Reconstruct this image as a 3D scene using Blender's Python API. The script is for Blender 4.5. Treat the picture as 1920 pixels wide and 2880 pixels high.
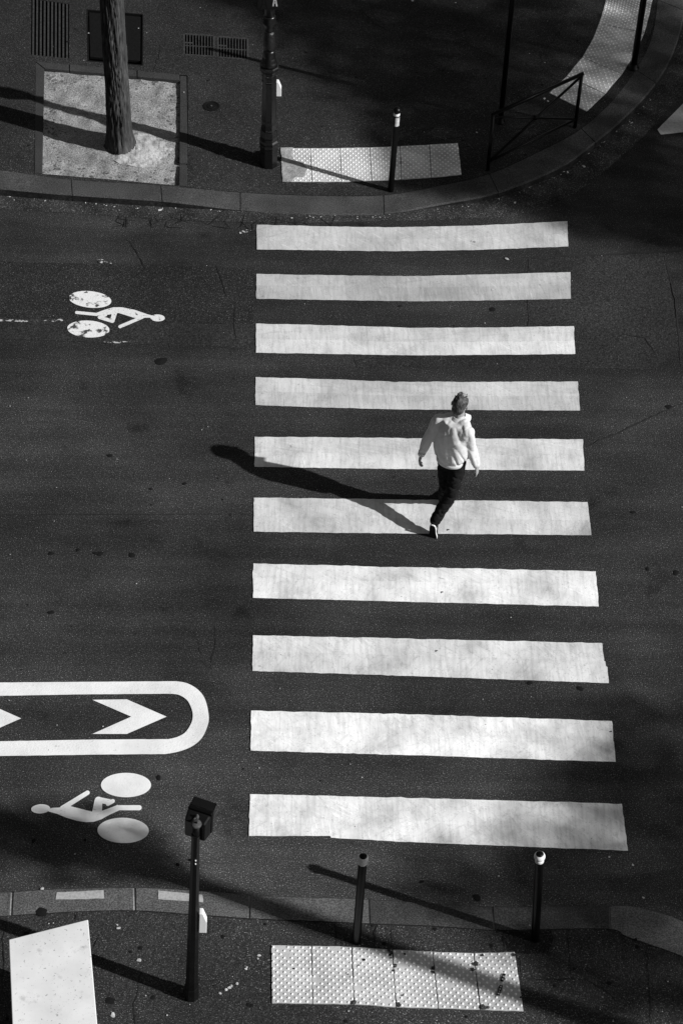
import bpy, bmesh, math, random
from mathutils import Vector, Matrix, noise
from mathutils.geometry import delaunay_2d_cdt
from math import radians, sin, cos, pi, hypot
R = random.Random(7)
for o in list(bpy.data.objects): bpy.data.objects.remove(o)
C = bpy.context.scene.collection
sc = bpy.context.scene

# ------------------------------------------------------------ camera
F, PIT, ROLL, YAW, CH = 4876.45 * 1920 / 1568, 0.802749, 0.0425836, 0.0444369, 15.9084
D_ = Vector((sin(YAW) * cos(PIT), cos(YAW) * cos(PIT), -sin(PIT)))
r0 = Vector((cos(YAW), -sin(YAW), 0)); u0 = r0.cross(D_)
RX = cos(ROLL) * r0 + sin(ROLL) * u0; UX = -sin(ROLL) * r0 + cos(ROLL) * u0
CAMP = Vector((0, 0, CH))
cd = bpy.data.cameras.new('camera'); cam = bpy.data.objects.new('camera', cd); C.objects.link(cam)
cd.sensor_fit = 'VERTICAL'; cd.sensor_height = 36; cd.sensor_width = 36; cd.lens = F / 2880 * 36
cd.clip_end = 2000; cd.clip_start = 0.1
M3 = Matrix((RX, UX, -D_)).transposed()
cam.matrix_world = Matrix.Translation(CAMP) @ M3.to_4x4()
sc.camera = cam

# ------------------------------------------------------------ sky and sun
EL, AZ = radians(33), radians(-22)          # sun: elevation, direction it stands in (from +x)
SUN = Vector((cos(AZ) * cos(EL), sin(AZ) * cos(EL), sin(EL)))
w = bpy.data.worlds.new('World'); sc.world = w; w.use_nodes = True
nt = w.node_tree; bg = nt.nodes['Background']
sky = nt.nodes.new('ShaderNodeTexSky'); sky.sky_type = 'NISHITA'; sky.sun_disc = False
sky.sun_elevation = EL; sky.sun_rotation = math.atan2(SUN.x, SUN.y)
bw = nt.nodes.new('ShaderNodeRGBToBW')      # black-and-white photograph: a grey sky
nt.links.new(sky.outputs[0], bw.inputs[0]); nt.links.new(bw.outputs[0], bg.inputs[0])
bg.inputs[1].default_value = 0.065
sl = bpy.data.lights.new('sun', 'SUN'); sl.energy = 5.0; sl.angle = radians(0.55); sl.color = (1, 1, 1)
so = bpy.data.objects.new('sun', sl); C.objects.link(so)
so.rotation_euler = (-SUN).to_track_quat('-Z', 'Y').to_euler(); so.location = SUN * 40
vs = sc.view_settings; vs.view_transform = 'Standard'; vs.look = 'None'; vs.exposure = 0.05; vs.gamma = 1
vs.use_curve_mapping = False

# ------------------------------------------------------------ helpers: pixels to places
def G(px, py, h=0.0):
    """point at height h seen at full-resolution pixel (px, py)"""
    d = D_ + RX * ((px - 960) / F) + UX * ((1440 - py) / F)
    t = (CH - h) / -d.z
    return CAMP + d * t
def Zp(ox, oy, s, pts): return [(ox + x / s, oy + y / s) for x, y in pts]
def zat(base, py):
    """height above 'base' of the point on its vertical seen at pixel row py"""
    lo, hi = -0.5, 8.0
    for _ in range(40):
        m = (lo + hi) / 2
        v = Vector((base.x, base.y, base.z + m)) - CAMP
        row = 1440 - F * v.dot(UX) / v.dot(D_)
        if row > py: lo = m
        else: hi = m
    return lo
def ppm(p):   # pixels per metre across at point p
    return F / (p - CAMP).dot(D_)

# ------------------------------------------------------------ helpers: objects
def tag(o, label=None, cat=None, group=None, kind=None):
    if label: o['label'] = label
    if cat: o['category'] = cat
    if group: o['group'] = group
    if kind: o['kind'] = kind
    return o
def link(name, me, mat, parent=None):
    o = bpy.data.objects.new(name, me); C.objects.link(o)
    if mat and not me.materials: me.materials.append(mat)
    if parent: o.parent = parent; o.matrix_parent_inverse = parent.matrix_basis.inverted() if False else Matrix.Identity(4)
    return o
def empty(name, loc=(0, 0, 0)):
    o = bpy.data.objects.new(name, None); o.empty_display_size = .1; C.objects.link(o); o.location = loc; return o
def mesh(name, verts, faces, mat, parent=None, smooth=False):
    me = bpy.data.meshes.new(name)
    off = parent.location if parent and parent.parent is None else (parent.location + parent.parent.location if parent else Vector((0, 0, 0)))
    me.from_pydata([tuple(Vector(v) - off) for v in verts], [], faces)
    if smooth: me.polygons.foreach_set('use_smooth', [True] * len(me.polygons))
    me.update()
    return link(name, me, mat, parent)
class MB:
    def __init__(s): s.v = []; s.f = []
    def add(s, v, f):
        n = len(s.v); s.v += [Vector(x) for x in v]; s.f += [tuple(i + n for i in q) for q in f]
    def ring_sweep(s, rings, closed=True, cap=True):
        n = len(rings[0]); v = [p for r in rings for p in r]; f = []
        for i in range(len(rings) - 1):
            for j in range(n if closed else n - 1):
                k = (j + 1) % n
                f.append((i * n + j, i * n + k, (i + 1) * n + k, (i + 1) * n + j))
        if cap:
            f.append(tuple(range(n - 1, -1, -1))); f.append(tuple((len(rings) - 1) * n + j for j in range(n)))
        s.add(v, f)
    def tube(s, a, b, ra, rb=None, n=12, twist=0):
        a = Vector(a); b = Vector(b); rb = ra if rb is None else rb
        d = (b - a).normalized(); x = d.orthogonal().normalized() if abs(d.z) < .99 else Vector((1, 0, 0)); y = d.cross(x)
        rg = lambda c, r: [c + (x * cos(2 * pi * i / n + twist) + y * sin(2 * pi * i / n + twist)) * r for i in range(n)]
        s.ring_sweep([rg(a, ra), rg(b, rb)])
    def lathe(s, base, prof, n=24, twist=0):
        s.ring_sweep([[base + Vector((cos(2 * pi * i / n + twist) * r, sin(2 * pi * i / n + twist) * r, z)) for i in range(n)] for r, z in prof])
    def box(s, c, x, y, z):
        """centre and half-axis vectors"""
        c = Vector(c); v = [c + x * i + y * j + z * k for k in (-1, 1) for j in (-1, 1) for i in (-1, 1)]
        s.add(v, [(0, 2, 3, 1), (4, 5, 7, 6), (0, 1, 5, 4), (2, 6, 7, 3), (0, 4, 6, 2), (1, 3, 7, 5)])
    def prism(s, poly, z0, z1):
        n = len(poly); v = [(p[0], p[1], z0) for p in poly] + [(p[0], p[1], z1) for p in poly]
        ar = sum(poly[i][0] * poly[(i + 1) % n][1] - poly[(i + 1) % n][0] * poly[i][1] for i in range(n))
        f = [tuple(range(n, 2 * n)), tuple(range(n - 1, -1, -1))] + [(i, (i + 1) % n, n + (i + 1) % n, n + i) for i in range(n)]
        if ar < 0: f = [q[::-1] for q in f]
        s.add(v, f)
    def build(s, name, mat, parent=None, smooth=False, bevel=0):
        o = mesh(name, s.v, s.f, mat, parent, smooth)
        if bevel:
            m = o.modifiers.new('bevel', 'BEVEL'); m.width = bevel; m.segments = 2; m.limit_method = 'ANGLE'
        return o
def inside(p, poly):
    x, y = p[0], p[1]; r = False; n = len(poly); j = n - 1
    for i in range(n):
        xi, yi = poly[i][0], poly[i][1]; xj, yj = poly[j][0], poly[j][1]
        if (yi > y) != (yj > y) and x < (xj - xi) * (y - yi) / (yj - yi) + xi: r = not r
        j = i
    return r
def rough(poly, step=.06, amp=.004, seed=0):
    """walk round a polygon and make its edge slightly uneven"""
    out = []; n = len(poly)
    for i in range(n):
        a = Vector((poly[i][0], poly[i][1])); b = Vector((poly[(i + 1) % n][0], poly[(i + 1) % n][1])); L = (b - a).length
        k = max(1, int(L / step)); nn = Vector((-(b - a).y, (b - a).x)) / max(L, 1e-6)
        for j in range(k):
            p = a.lerp(b, j / k); q = noise.noise(Vector((p.x * 9, p.y * 9, seed))) + .6 * noise.noise(Vector((p.x * 31, p.y * 31, seed + 5)))
            out.append(p + nn * amp * q * (0 if j == 0 else 1))
    return out
def flat(name, polys, zf, mat, parent=None, holes=(), grid=None):
    """sheet made of outlines (world xy), heights from zf(x, y)"""
    pts = []; edges = []
    for pl in list(polys) + list(holes):
        n0 = len(pts); pts += [Vector((q[0], q[1])) for q in pl]; edges += [(n0 + i, n0 + (i + 1) % len(pl)) for i in range(len(pl))]
    if grid: pts += [Vector(q) for q in grid]
    v, e, f, *_ = delaunay_2d_cdt(pts, edges, [], 0, 1e-6)
    ff = []
    for t in f:
        c = (v[t[0]] + v[t[1]] + v[t[2]]) / 3
        if any(inside(c, q) for q in polys) and not any(inside(c, q) for q in holes):
            if (v[t[1]] - v[t[0]]).cross(v[t[2]] - v[t[0]]) < 0: t = t[::-1]
            ff.append(tuple(t))
    used = sorted({i for t in ff for i in t}); ix = {k: i for i, k in enumerate(used)}
    zz = zf if callable(zf) else (lambda x, y: zf)
    return mesh(name, [(v[i].x, v[i].y, zz(v[i].x, v[i].y)) for i in used], [tuple(ix[i] for i in t) for t in ff], mat, parent)
def cr(P, n):
    """Catmull-Rom through vectors"""
    out = []
    for i in range(len(P) - 1):
        a, b, c, d = P[max(i - 1, 0)], P[i], P[i + 1], P[min(i + 2, len(P) - 1)]
        for k in range(n):
            t = k / n
            out.append(.5 * ((2 * b) + (c - a) * t + (2 * a - 5 * b + 4 * c - d) * t * t + (3 * b - a - 3 * c + d) * t ** 3))
    return out + [P[-1].copy()]

# ------------------------------------------------------------ materials
def node(t, kind, **kw):
    n = t.nodes.new(kind)
    for k, v in kw.items(): setattr(n, k, v)
    return n
def ramp(t, src, stops):
    r = node(t, 'ShaderNodeValToRGB'); t.links.new(src, r.inputs[0])
    el = r.color_ramp.elements
    while len(el) < len(stops): el.new(.5)
    for e, (p, v) in zip(el, stops): e.position = p; e.color = (v, v, v, 1)
    return r.outputs[0]
def mth(t, op, a, b):
    m = node(t, 'ShaderNodeMath', operation=op)
    for i, x in enumerate((a, b)):
        if isinstance(x, (int, float)): m.inputs[i].default_value = x
        else: t.links.new(x, m.inputs[i])
    return m.outputs[0]
def nz(t, co, scale, detail=3, rough_=.6, vec=None, dist=0, rot=0):
    n = node(t, 'ShaderNodeTexNoise'); n.inputs['Scale'].default_value = scale; n.inputs['Detail'].default_value = detail
    n.inputs['Roughness'].default_value = rough_; n.inputs['Distortion'].default_value = dist
    if vec:
        m = node(t, 'ShaderNodeMapping'); m.inputs['Scale'].default_value = vec; m.inputs['Rotation'].default_value = (0, 0, 0)
        if rot:
            m0 = node(t, 'ShaderNodeMapping'); m0.inputs['Rotation'].default_value = (0, 0, rot); t.links.new(co, m0.inputs[0]); co = m0.outputs[0]
        t.links.new(co, m.inputs[0]); co = m.outputs[0]
    t.links.new(co, n.inputs['Vector']); return n.outputs['Fac']
def mat(name, base, layers=(), rough_=.85, bump=None, coord='pos', spec=.06, metal=0.0, wear=None):
    """base grey times a stack of (scale, detail, [(pos, factor)...], stretch) noise factors"""
    m = bpy.data.materials.new(name); m.use_nodes = True; t = m.node_tree; b = t.nodes['Principled BSDF']
    if coord == 'pos': co = node(t, 'ShaderNodeNewGeometry').outputs['Position']
    else: co = node(t, 'ShaderNodeTexCoord').outputs['Object']
    v = base
    for ly in layers:
        sc_, de, st = ly[:3]; vec = ly[3] if len(ly) > 3 else None
        f = ramp(t, nz(t, co, sc_, de, .6, vec, 0, ly[4] if len(ly) > 4 else 0), st); v = mth(t, 'MULTIPLY', v, f)
    if wear:
        sx = node(t, 'ShaderNodeSeparateXYZ'); t.links.new(co, sx.inputs[0]); wob = mth(t, 'MULTIPLY', mth(t, 'SUBTRACT', nz(t, co, .7, 4, .6), .5), 1.6)
        lo, hi = wear[0][0], wear[-1][0]; f = mth(t, 'DIVIDE', mth(t, 'SUBTRACT', mth(t, 'ADD', sx.outputs[1], wob), lo), hi - lo)
        v = mth(t, 'MULTIPLY', v, ramp(t, f, [((p - lo) / (hi - lo), q) for p, q in wear]))
    if isinstance(v, (int, float)):
        b.inputs['Base Color'].default_value = (v, v, v, 1)
    else: t.links.new(v, b.inputs['Base Color'])
    b.inputs['Roughness'].default_value = rough_; b.inputs['Specular IOR Level'].default_value = spec; b.inputs['Metallic'].default_value = metal
    if bump:
        n = nz(t, co, bump[0], 3, .65, bump[2] if len(bump) > 2 else None); bp = node(t, 'ShaderNodeBump'); bp.inputs['Strength'].default_value = bump[1]; bp.inputs['Distance'].default_value = .01
        t.links.new(n, bp.inputs['Height']); t.links.new(bp.outputs[0], b.inputs['Normal'])
    return m
GR = (75, 2, [(.30, .45), (.5, .95), (.66, 1.5), (.74, 3.0)])      # asphalt grain
GR2 = (70, 2, [(.30, .45), (.5, .95), (.64, 1.5), (.72, 2.6)])     # coarse asphalt
SPK = (105, 0, [(.68, 1.0), (.77, 5.5)])
MOT = (.6, 5, [(.28, .60), (.5, .97), (.7, 1.35)])
STK = (1.0, 5, [(.30, .66), (.5, .98), (.68, 1.28)], (.3, 2.4, 1))
OIL = (1.7, 4, [(.26, .5), (.38, 1.0)])
GUM = (7, 1, [(.13, .35), (.2, 1.0)])
M = {}
LANES = [(9.0, 1.45), (10.8, 1.42), (11.8, 1.18), (12.6, .98), (13.4, .82), (14.2, .92), (15.2, .82), (16.2, .94), (17.2, .82), (18.0, .74), (19.2, .72), (21.0, .80)]   # wheel-path wear across the lanes
M['road'] = mat('road_asphalt', .038, [GR, SPK, MOT, STK, OIL, GUM], .85, (90, .5), wear=LANES)
M['old'] = mat('old_asphalt', .024, [GR2, SPK, MOT, GUM], .85, (55, .9))
M['coarse'] = mat('coarse_asphalt', .032, [GR2, (30, 2, [(.3, .7), (.7, 1.35)]), MOT], .85, (50, .9))
M['gutter'] = mat('gutter_asphalt', .032, [GR2, (2.5, 4, [(.3, .6), (.7, 1.5)]), SPK], .9, (50, .8))
M['pave'] = mat('pavement_asphalt', .026, [GR, SPK, MOT, GUM], .85, (90, .5))
M['pave2'] = mat('pavement_asphalt_near', .036, [GR, SPK, MOT, GUM], .85, (80, .6))
M['patch'] = mat('dark_repair_asphalt', .016, [GR, SPK, MOT], .9, (70, .7))
M['patch2'] = mat('grey_repair_asphalt', .040, [GR, SPK, MOT], .9, (70, .7))
M['granite'] = mat('kerb_granite', .058, [(85, 1, [(.3, .6), (.5, 1), (.68, 1.7)]), (1.6, 4, [(.3, .7), (.7, 1.25)])], .85, (70, .35))
M['granite2'] = mat('pale_kerb_granite', .10, [(85, 1, [(.3, .55), (.5, 1), (.68, 1.7)]), (2, 4, [(.3, .75), (.7, 1.2)])], .85, (70, .4))
M['granite3'] = mat('light_kerb_granite', .15, [(85, 1, [(.3, .55), (.5, 1), (.68, 1.6)]), (2, 4, [(.3, .75), (.7, 1.2)])], .85, (70, .4))
M['kerbface'] = mat('tyre_scuffed_kerb_face', .022, [(30, 3, [(.3, .6), (.7, 1.5)]), (3, 3, [(.3, .6), (.7, 1.5)])], .9, (60, .4))
M['edging'] = mat('edging_stone', .046, [(70, 1, [(.3, .7), (.7, 1.3)]), (2, 3, [(.3, .85), (.7, 1.15)])], .85, (60, .3))
WEAR = (1.1, 6, [(.30, .64), (.46, .92), (.62, 1.14)])
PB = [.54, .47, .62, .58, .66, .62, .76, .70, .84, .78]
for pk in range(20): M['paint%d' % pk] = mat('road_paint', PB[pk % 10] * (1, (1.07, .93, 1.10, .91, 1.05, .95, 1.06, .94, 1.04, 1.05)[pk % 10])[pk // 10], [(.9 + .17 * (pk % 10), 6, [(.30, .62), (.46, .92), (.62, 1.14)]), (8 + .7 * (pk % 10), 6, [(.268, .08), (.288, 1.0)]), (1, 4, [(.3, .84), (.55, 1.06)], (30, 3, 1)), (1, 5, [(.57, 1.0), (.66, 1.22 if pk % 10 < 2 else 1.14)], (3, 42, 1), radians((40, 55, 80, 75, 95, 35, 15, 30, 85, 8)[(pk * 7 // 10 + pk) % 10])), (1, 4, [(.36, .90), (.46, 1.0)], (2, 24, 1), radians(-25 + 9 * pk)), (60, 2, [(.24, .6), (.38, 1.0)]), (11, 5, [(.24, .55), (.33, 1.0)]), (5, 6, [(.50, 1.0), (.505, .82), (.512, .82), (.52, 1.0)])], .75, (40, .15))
M['paint_new'] = mat('clean_road_paint', .84, [(2.5, 5, [(.3, .82), (.6, 1.04)]), (18, 5, [(.27, .55), (.35, 1.0)]), (60, 2, [(.22, .7), (.36, 1.0)])], .7, (60, .3))
M['paint_worn'] = mat('worn_road_paint', .78, [(9, 5, [(.40, .08), (.47, 1.0)]), (60, 2, [(.24, .6), (.38, 1.0)])], .8, (50, .4))
M['paint_trace'] = mat('almost_gone_paint', .5, [(26, 4, [(.50, .07), (.58, 1.0)])], .85)
M['paint_mid'] = mat('lightly_worn_paint', .74, [(22, 5, [(.33, .15), (.40, 1.0)]), (60, 2, [(.24, .6), (.38, 1.0)])], .8, (50, .3))
M['paint_grey'] = mat('faded_kerb_paint', .42, [(40, 3, [(.3, .75), (.6, 1.05)])], .8, (60, .3))
M['paint_seam'] = mat('paint_seam', .48, [(8, 4, [(.4, 1.0), (.55, 1.4)])], .8)
M['tile'] = mat('tactile_tile', .54, [(3.2, 5, [(.3, .72), (.62, 1.12)]), (22, 4, [(.24, .5), (.36, 1.0)])], .75, (60, .3))
M['dome'] = mat('tactile_dome', .88, [], .6)
M['mortar'] = mat('broken_mortar', .34, [(9, 5, [(.3, .6), (.7, 1.25)]), (60, 3, [(.3, .7), (.7, 1.2)])], .95, (25, .9))
M['soil'] = mat('tree_pit_grit', .27, [(75, 3, [(.32, .3), (.5, 1), (.66, 1.6)]), (5, 5, [(.3, .72), (.65, 1.15)])], .95, (40, 1.0))
M['sand'] = mat('tree_base_sand', .41, [(60, 3, [(.3, .7), (.66, 1.2)]), (7, 4, [(.3, .75), (.65, 1.1)])], .95, (30, .6))
M['clod'] = mat('soil_clod', .12, [(30, 3, [(.3, .6), (.7, 1.4)])], .95)
M['bark'] = mat('tree_bark', .06, [(1, 5, [(.3, .4), (.55, 1.0), (.7, 1.5)], (38, 38, 5)), (3, 3, [(.3, .75), (.7, 1.2)])], .95, (1, 1.0, (45, 45, 5)), coord='obj')
M['leaf'] = mat('leaf', .07, [(2, 2, [(.3, .7), (.7, 1.3)])], .6)
M['iron'] = mat('black_cast_iron', .005, [(20, 3, [(.3, .7), (.7, 1.4)])], .32, (45, .12), coord='obj', spec=.5)
M['ironrel'] = mat('ornamented_cast_iron', .009, [], .38, (38, 1.0), coord='obj', spec=.5)
M['blackpaint'] = mat('black_gloss_paint', .002, [], .38, coord='obj', spec=.2)
M['housing'] = mat('dark_signal_housing', .005, [(6, 3, [(.3, .7), (.7, 1.3)])], .42, coord='obj', spec=.25)
M['disc'] = mat('grey_metal_cap', .07, [(60, 2, [(.3, .7), (.7, 1.3)])], .5, coord='obj')
M['white'] = mat('white_enamel', .78, [(30, 3, [(.22, .6), (.34, 1.0)])], .45, coord='obj')
M['cabinet'] = mat('white_cabinet_lid', .78, [(45, 4, [(.30, .45), (.37, 1.0)]), (7, 5, [(.28, .72), (.40, 1.0)]), (2.2, 4, [(.3, .82), (.6, 1.03)]), (60, 2, [(.22, .7), (.32, 1.0)])], .6, coord='pos')
M['cabside'] = mat('grey_cabinet_side', .25, [(4, 3, [(.3, .8), (.7, 1.1)])], .6)
M['grate'] = mat('grate_steel', .045, [(40, 3, [(.3, .6), (.7, 1.4)])], .6)
M['cover'] = mat('dark_cover_plate', .009, [(30, 3, [(.3, .7), (.7, 1.3)])], .6, (60, .3))
M['pit'] = mat('dark_pit', .008, [], 1)
M['crack'] = mat('crack_dirt', .016, [], 1)
M['crackl'] = mat('tar_line', .028, [], .9)
M['gum'] = mat('gum_black', .012, [], .9)
M['fleck'] = mat('pale_litter', .55, [(20, 2, [(.3, .5), (.7, 1.2)])], .9)
M['skin'] = mat('skin', .30, [(30, 2, [(.3, .9), (.7, 1.1)])], .55, coord='obj')
M['jacket'] = mat('pale_cotton', .66, [(5, 3, [(.3, .93), (.7, 1.04)])], .9, (160, .12), coord='obj')
M['trouser'] = mat('black_denim', .012, [(40, 2, [(.3, .7), (.7, 1.4)])], .95, (120, .2), coord='obj')
M['hair'] = mat('grey_hair', .05, [(1, 3, [(.3, .35), (.7, 2.6)], (170, 40, 40)), (14, 3, [(.35, .45), (.65, 1.9)])], .6, (1, .6, (150, 50, 50)), coord='obj')
M['strand'] = mat('grey_hair_strand', .07, [(1, 2, [(.3, .3), (.7, 2.6)], (300, 300, 300))], .45, coord='obj', spec=.4)
M['shoe'] = mat('dark_shoe_leather', .015, [], .4, coord='obj')
M['sole'] = mat('dark_rubber_sole', .03, [], .8, coord='obj')
M['sole_w'] = mat('white_midsole', .8, [], .6, coord='obj')

# ============================================================ THE SETTING
road = flat('road', [[(-150, -60), (150, -60), (150, 200), (-150, 200)]], 0.0, M['road']); tag(road, kind='structure')

# ---- far kerb: paired pixels on the inner and outer top edge, height, joint flag
KF = [((-420, 437), (-420, 487), .12, 1), ((-215, 458), (-215, 508), .12, 1), ((0, 479), (0, 529), .115, 0), ((201, 506), (204, 547), .105, 1), ((453, 522), (456, 564), .10, 1), ((676, 542), (676, 589), .028, 1),
      ((880, 551), (880, 601), .02, 0), ((1078, 550), (1080, 600), .02, 1), ((1230, 524), (1250, 572), .045, 0), ((1375, 490), (1400, 541), .08, 1),
      ((1542, 414), (1572, 471), .10, 0), ((1634, 362), (1673, 400), .10, 1), ((1720, 285), (1768, 318), .11, 0), ((1787, 196), (1843, 234), .11, 1), ((1830, 110), (1893, 145), .12, 0), ((1848, 0), (1925, 30), .12, 1), ((1852, -140), (1938, -115), .12, 1)]
ins = [G(*a, h) for a, b, h, j in KF]; outs = [G(*b, h) for a, b, h, j in KF]
NS = 8
insC = cr(ins, NS); outC = cr(outs, NS)
dl = (ins[0] - ins[1]).normalized() * 30; du = Vector((.3, 30, 0))
FARPOLY = [ins[0] + dl] + insC + [ins[-1] + du, Vector((-40, ins[-1].y + 30, 0))]
def seg_d(p, a, b):
    ab = b - a; t = max(0, min(1, (p - a).dot(ab) / max(ab.length_squared, 1e-9))); q = a + ab * t; return (p - q).length, t
def zfar(x, y):
    p = Vector((x, y)); best = 9; h = .12
    for i in range(len(insC) - 1):
        a, b = insC[i], insC[i + 1]; d, t = seg_d(p, Vector((a.x, a.y)), Vector((b.x, b.y)))
        if d < best: best = d; h = a.z + (b.z - a.z) * t
    s = min(best / 1.6, 1); s = s * s * (3 - 2 * s)
    return h - .004 + (.12 - h) * s
def onfar(px, py):
    h = .1
    for _ in range(8): p = G(px, py, h); h = zfar(p.x, p.y)
    return Vector((p.x, p.y, h))
def far_pts(pts): return [onfar(*q) for q in pts]

z1 = lambda pts: Zp(0, 0, 1.6333, pts)
pit_in = far_pts(z1([(205, 315), (828, 370), (823, 848), (508, 822), (195, 795)]))
vent = far_pts(Zp(0, 0, 3.92, [(350, -16), (765, 45), (765, 645), (345, 602)]))
cover = far_pts(z1([(402, 45), (657, 67), (655, 300), (407, 280)]))
dr1 = far_pts(Zp(400, 0, 3.136, [(370, 297), (632, 315), (632, 497), (372, 480)]))
dr2 = far_pts(Zp(400, 0, 3.136, [(668, 322), (930, 340), (930, 523), (668, 503)]))
# the pit reaches the kerb: its outer rim with the edging stones
pit_out = far_pts(z1([(165, 283), (318, 297), (630, 325), (862, 347), (860, 858), (823, 853)])) + far_pts(z1([(508, 824), (195, 798), (160, 796)]))
grid = [(x * .35 - 5, y * .35 + 17.5) for x in range(34) for y in range(28)]
grid = [g for g in grid if inside(g, FARPOLY)]
pavement = flat('pavement', [FARPOLY], zfar, M['pave'], holes=[pit_out, vent, cover, dr1, dr2], grid=grid); tag(pavement, kind='structure')

def kerb_stone(name, ia, oa, mt, parent, gap=.006, face=.2, inset=.0, bev=.018):
    n = len(ia); rings = []
    for i in range(n):
        a, b = ia[i].copy(), oa[i].copy()
        if i == 0: t = (ia[1] - ia[0]).normalized(); a += t * gap; b += t * gap
        if i == n - 1: t = (ia[-2] - ia[-1]).normalized(); a += t * gap; b += t * gap
        d = (b - a).normalized(); jit = R.uniform(-.002, .002)
        rings.append([a + d * inset, b - d * bev + Vector((0, 0, jit)), b + Vector((0, 0, -bev + jit)), Vector((b.x, b.y, b.z - face)), Vector((a.x, a.y, a.z - face))])
    mb = MB(); mb.ring_sweep(rings); o = mb.build(name, mt, parent); o.data.materials.append(M['kerbface'])
    for i in range(n - 1): o.data.polygons[i * 5 + 2].material_index = 1
    return o
js = [i * NS for i, k in enumerate(KF) if k[3]]
for a, b in zip(js[:-1], js[1:]):
    dz = Vector((0, 0, R.uniform(0, .004)))
    kerb_stone('kerb_stone', [q + dz for q in insC[a:b + 1]], [q + dz for q in outC[a:b + 1]], M['granite'], pavement)
# joint mortar bed below the stones
mb = MB(); mb.ring_sweep([[insC[i] - Vector((0, 0, .015)), outC[i] + (insC[i] - outC[i]).normalized() * .012 - Vector((0, 0, .015)), Vector((outC[i].x, outC[i].y, -.05)) + (insC[i] - outC[i]).normalized() * .012, Vector((insC[i].x, insC[i].y, -.05))] for i in range(len(insC))])
mb.build('kerb_bed', M['mortar'], pavement)

# ---- gutter strip along the far kerb
gl = [G(*q) for q in [(-420, 555), (-215, 572), (0, 588), (204, 600), (456, 618), (676, 625), (880, 628), (1080, 622), (1260, 618), (1493, 600), (1634, 530), (1787, 404), (1872, 312), (1920, 269), (1990, 160), (2010, -90)]]
gl = cr(gl, 5)
gpoly = rough([Vector((q.x, q.y)) for q in gl], .08, .015, 3)[:-3]
gutter = flat('gutter', [[(q.x, q.y) for q in gpoly] + [(q.x, q.y) for q in (outC[::-1])]], .004, M['gutter']); tag(gutter, kind='structure')

# ---- near kerb
LS = lambda pts: Zp(0, 2460, 2.8, pts)
KN = [((-330, 2590), (-330, 2520), .05, 1), ((0, 2576), (0, 2506), .05, 0), ((32, 2573.6), (36, 2504.6), .05, 1), ((214, 2563), (180, 2496), .05, 0), ((380, 2560), (379, 2493), .05, 1), ((533, 2570), (536, 2500), .05, 0), ((702, 2582), (704, 2514), .045, 1),
      ((870, 2589), (870, 2520), .04, 0), ((1040, 2597), (1037, 2526), .035, 1), ((1210, 2603), (1200, 2536), .02, 0), ((1389, 2615), (1384, 2547), .02, 1), ((1550, 2612), (1550, 2545), .022, 0), ((1715, 2612), (1713, 2545), .03, 1),
      ((1756, 2631), (1774, 2546), .05, 0), ((1817, 2653), (1848, 2563), .05, 0), ((1920, 2690), (1920, 2588), .05, 0), ((2060, 2760), (2070, 2650), .05, 1), ((2220, 2930), (2270, 2860), .05, 1)]
ni = [G(*a, h) for a, b, h, j in KN]; no_ = [G(*b, h) for a, b, h, j in KN]
niC = cr(ni, 6); noC = cr(no_, 6)
NEARPOLY = [ni[0] + Vector((-30, 0, 0))] + niC + [ni[-1] + Vector((.3, -20, 0)), Vector((-35, ni[-1].y - 20, 0))]
def znear(x, y):
    p = Vector((x, y)); best = 9; h = .05
    for i in range(len(niC) - 1):
        a, b = niC[i], niC[i + 1]; d, t = seg_d(p, Vector((a.x, a.y)), Vector((b.x, b.y)))
        if d < best: best = d; h = a.z + (b.z - a.z) * t
    s = min(best / 1.2, 1); s = s * s * (3 - 2 * s)
    return h - .003 + (.05 - h) * s
def onnear(px, py):
    h = .05
    for _ in range(8): p = G(px, py, h); h = znear(p.x, p.y)
    return Vector((p.x, p.y, h))
def near_pts(pts): return [onnear(*q) for q in pts]
grid = [(x * .3 - 4, y * .3 + 7) for x in range(32) for y in range(14)]
pavement_near = flat('pavement', [NEARPOLY], znear, M['pave2'], grid=[g for g in grid if inside(g, NEARPOLY)]); tag(pavement_near, kind='structure')
js = [i * 6 for i, k in enumerate(KN) if k[3]]
for k, (a, b) in enumerate(zip(js[:-1], js[1:])):
    mt = M['granite3'] if k == 6 else M['granite2'] if k in (0, 1, 2, 3) else M['granite']
    ks = kerb_stone('kerb_stone', niC[a:b + 1], noC[a:b + 1], mt, pavement_near, gap=.014 if k < 3 else .008)
    if k in (1, 2):   # faded painted dash on the stone
        pts = LS([(440, 195), (450, 138), (700, 125), (818, 120), (822, 187), (640, 192)]) if k == 1 else Zp(0, 2400, 1.6333, [(727, 210), (727, 170), (830, 180), (930, 190), (935, 225), (830, 217)])
        q = rough([G(*p, .055) for p in pts], .03, .006, 1)
        flat('painted_dash', [q], .0545, M['paint_grey'], ks)
mb = MB(); mb.ring_sweep([[niC[i] - Vector((0, 0, .012)), noC[i] + (niC[i] - noC[i]).normalized() * .012 - Vector((0, 0, .012)), Vector((noC[i].x, noC[i].y, -.05)) + (niC[i] - noC[i]).normalized() * .012, Vector((niC[i].x, niC[i].y, -.05))] for i in range(len(niC))])
mb.build('kerb_bed', M['mortar'], pavement_near)

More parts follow.
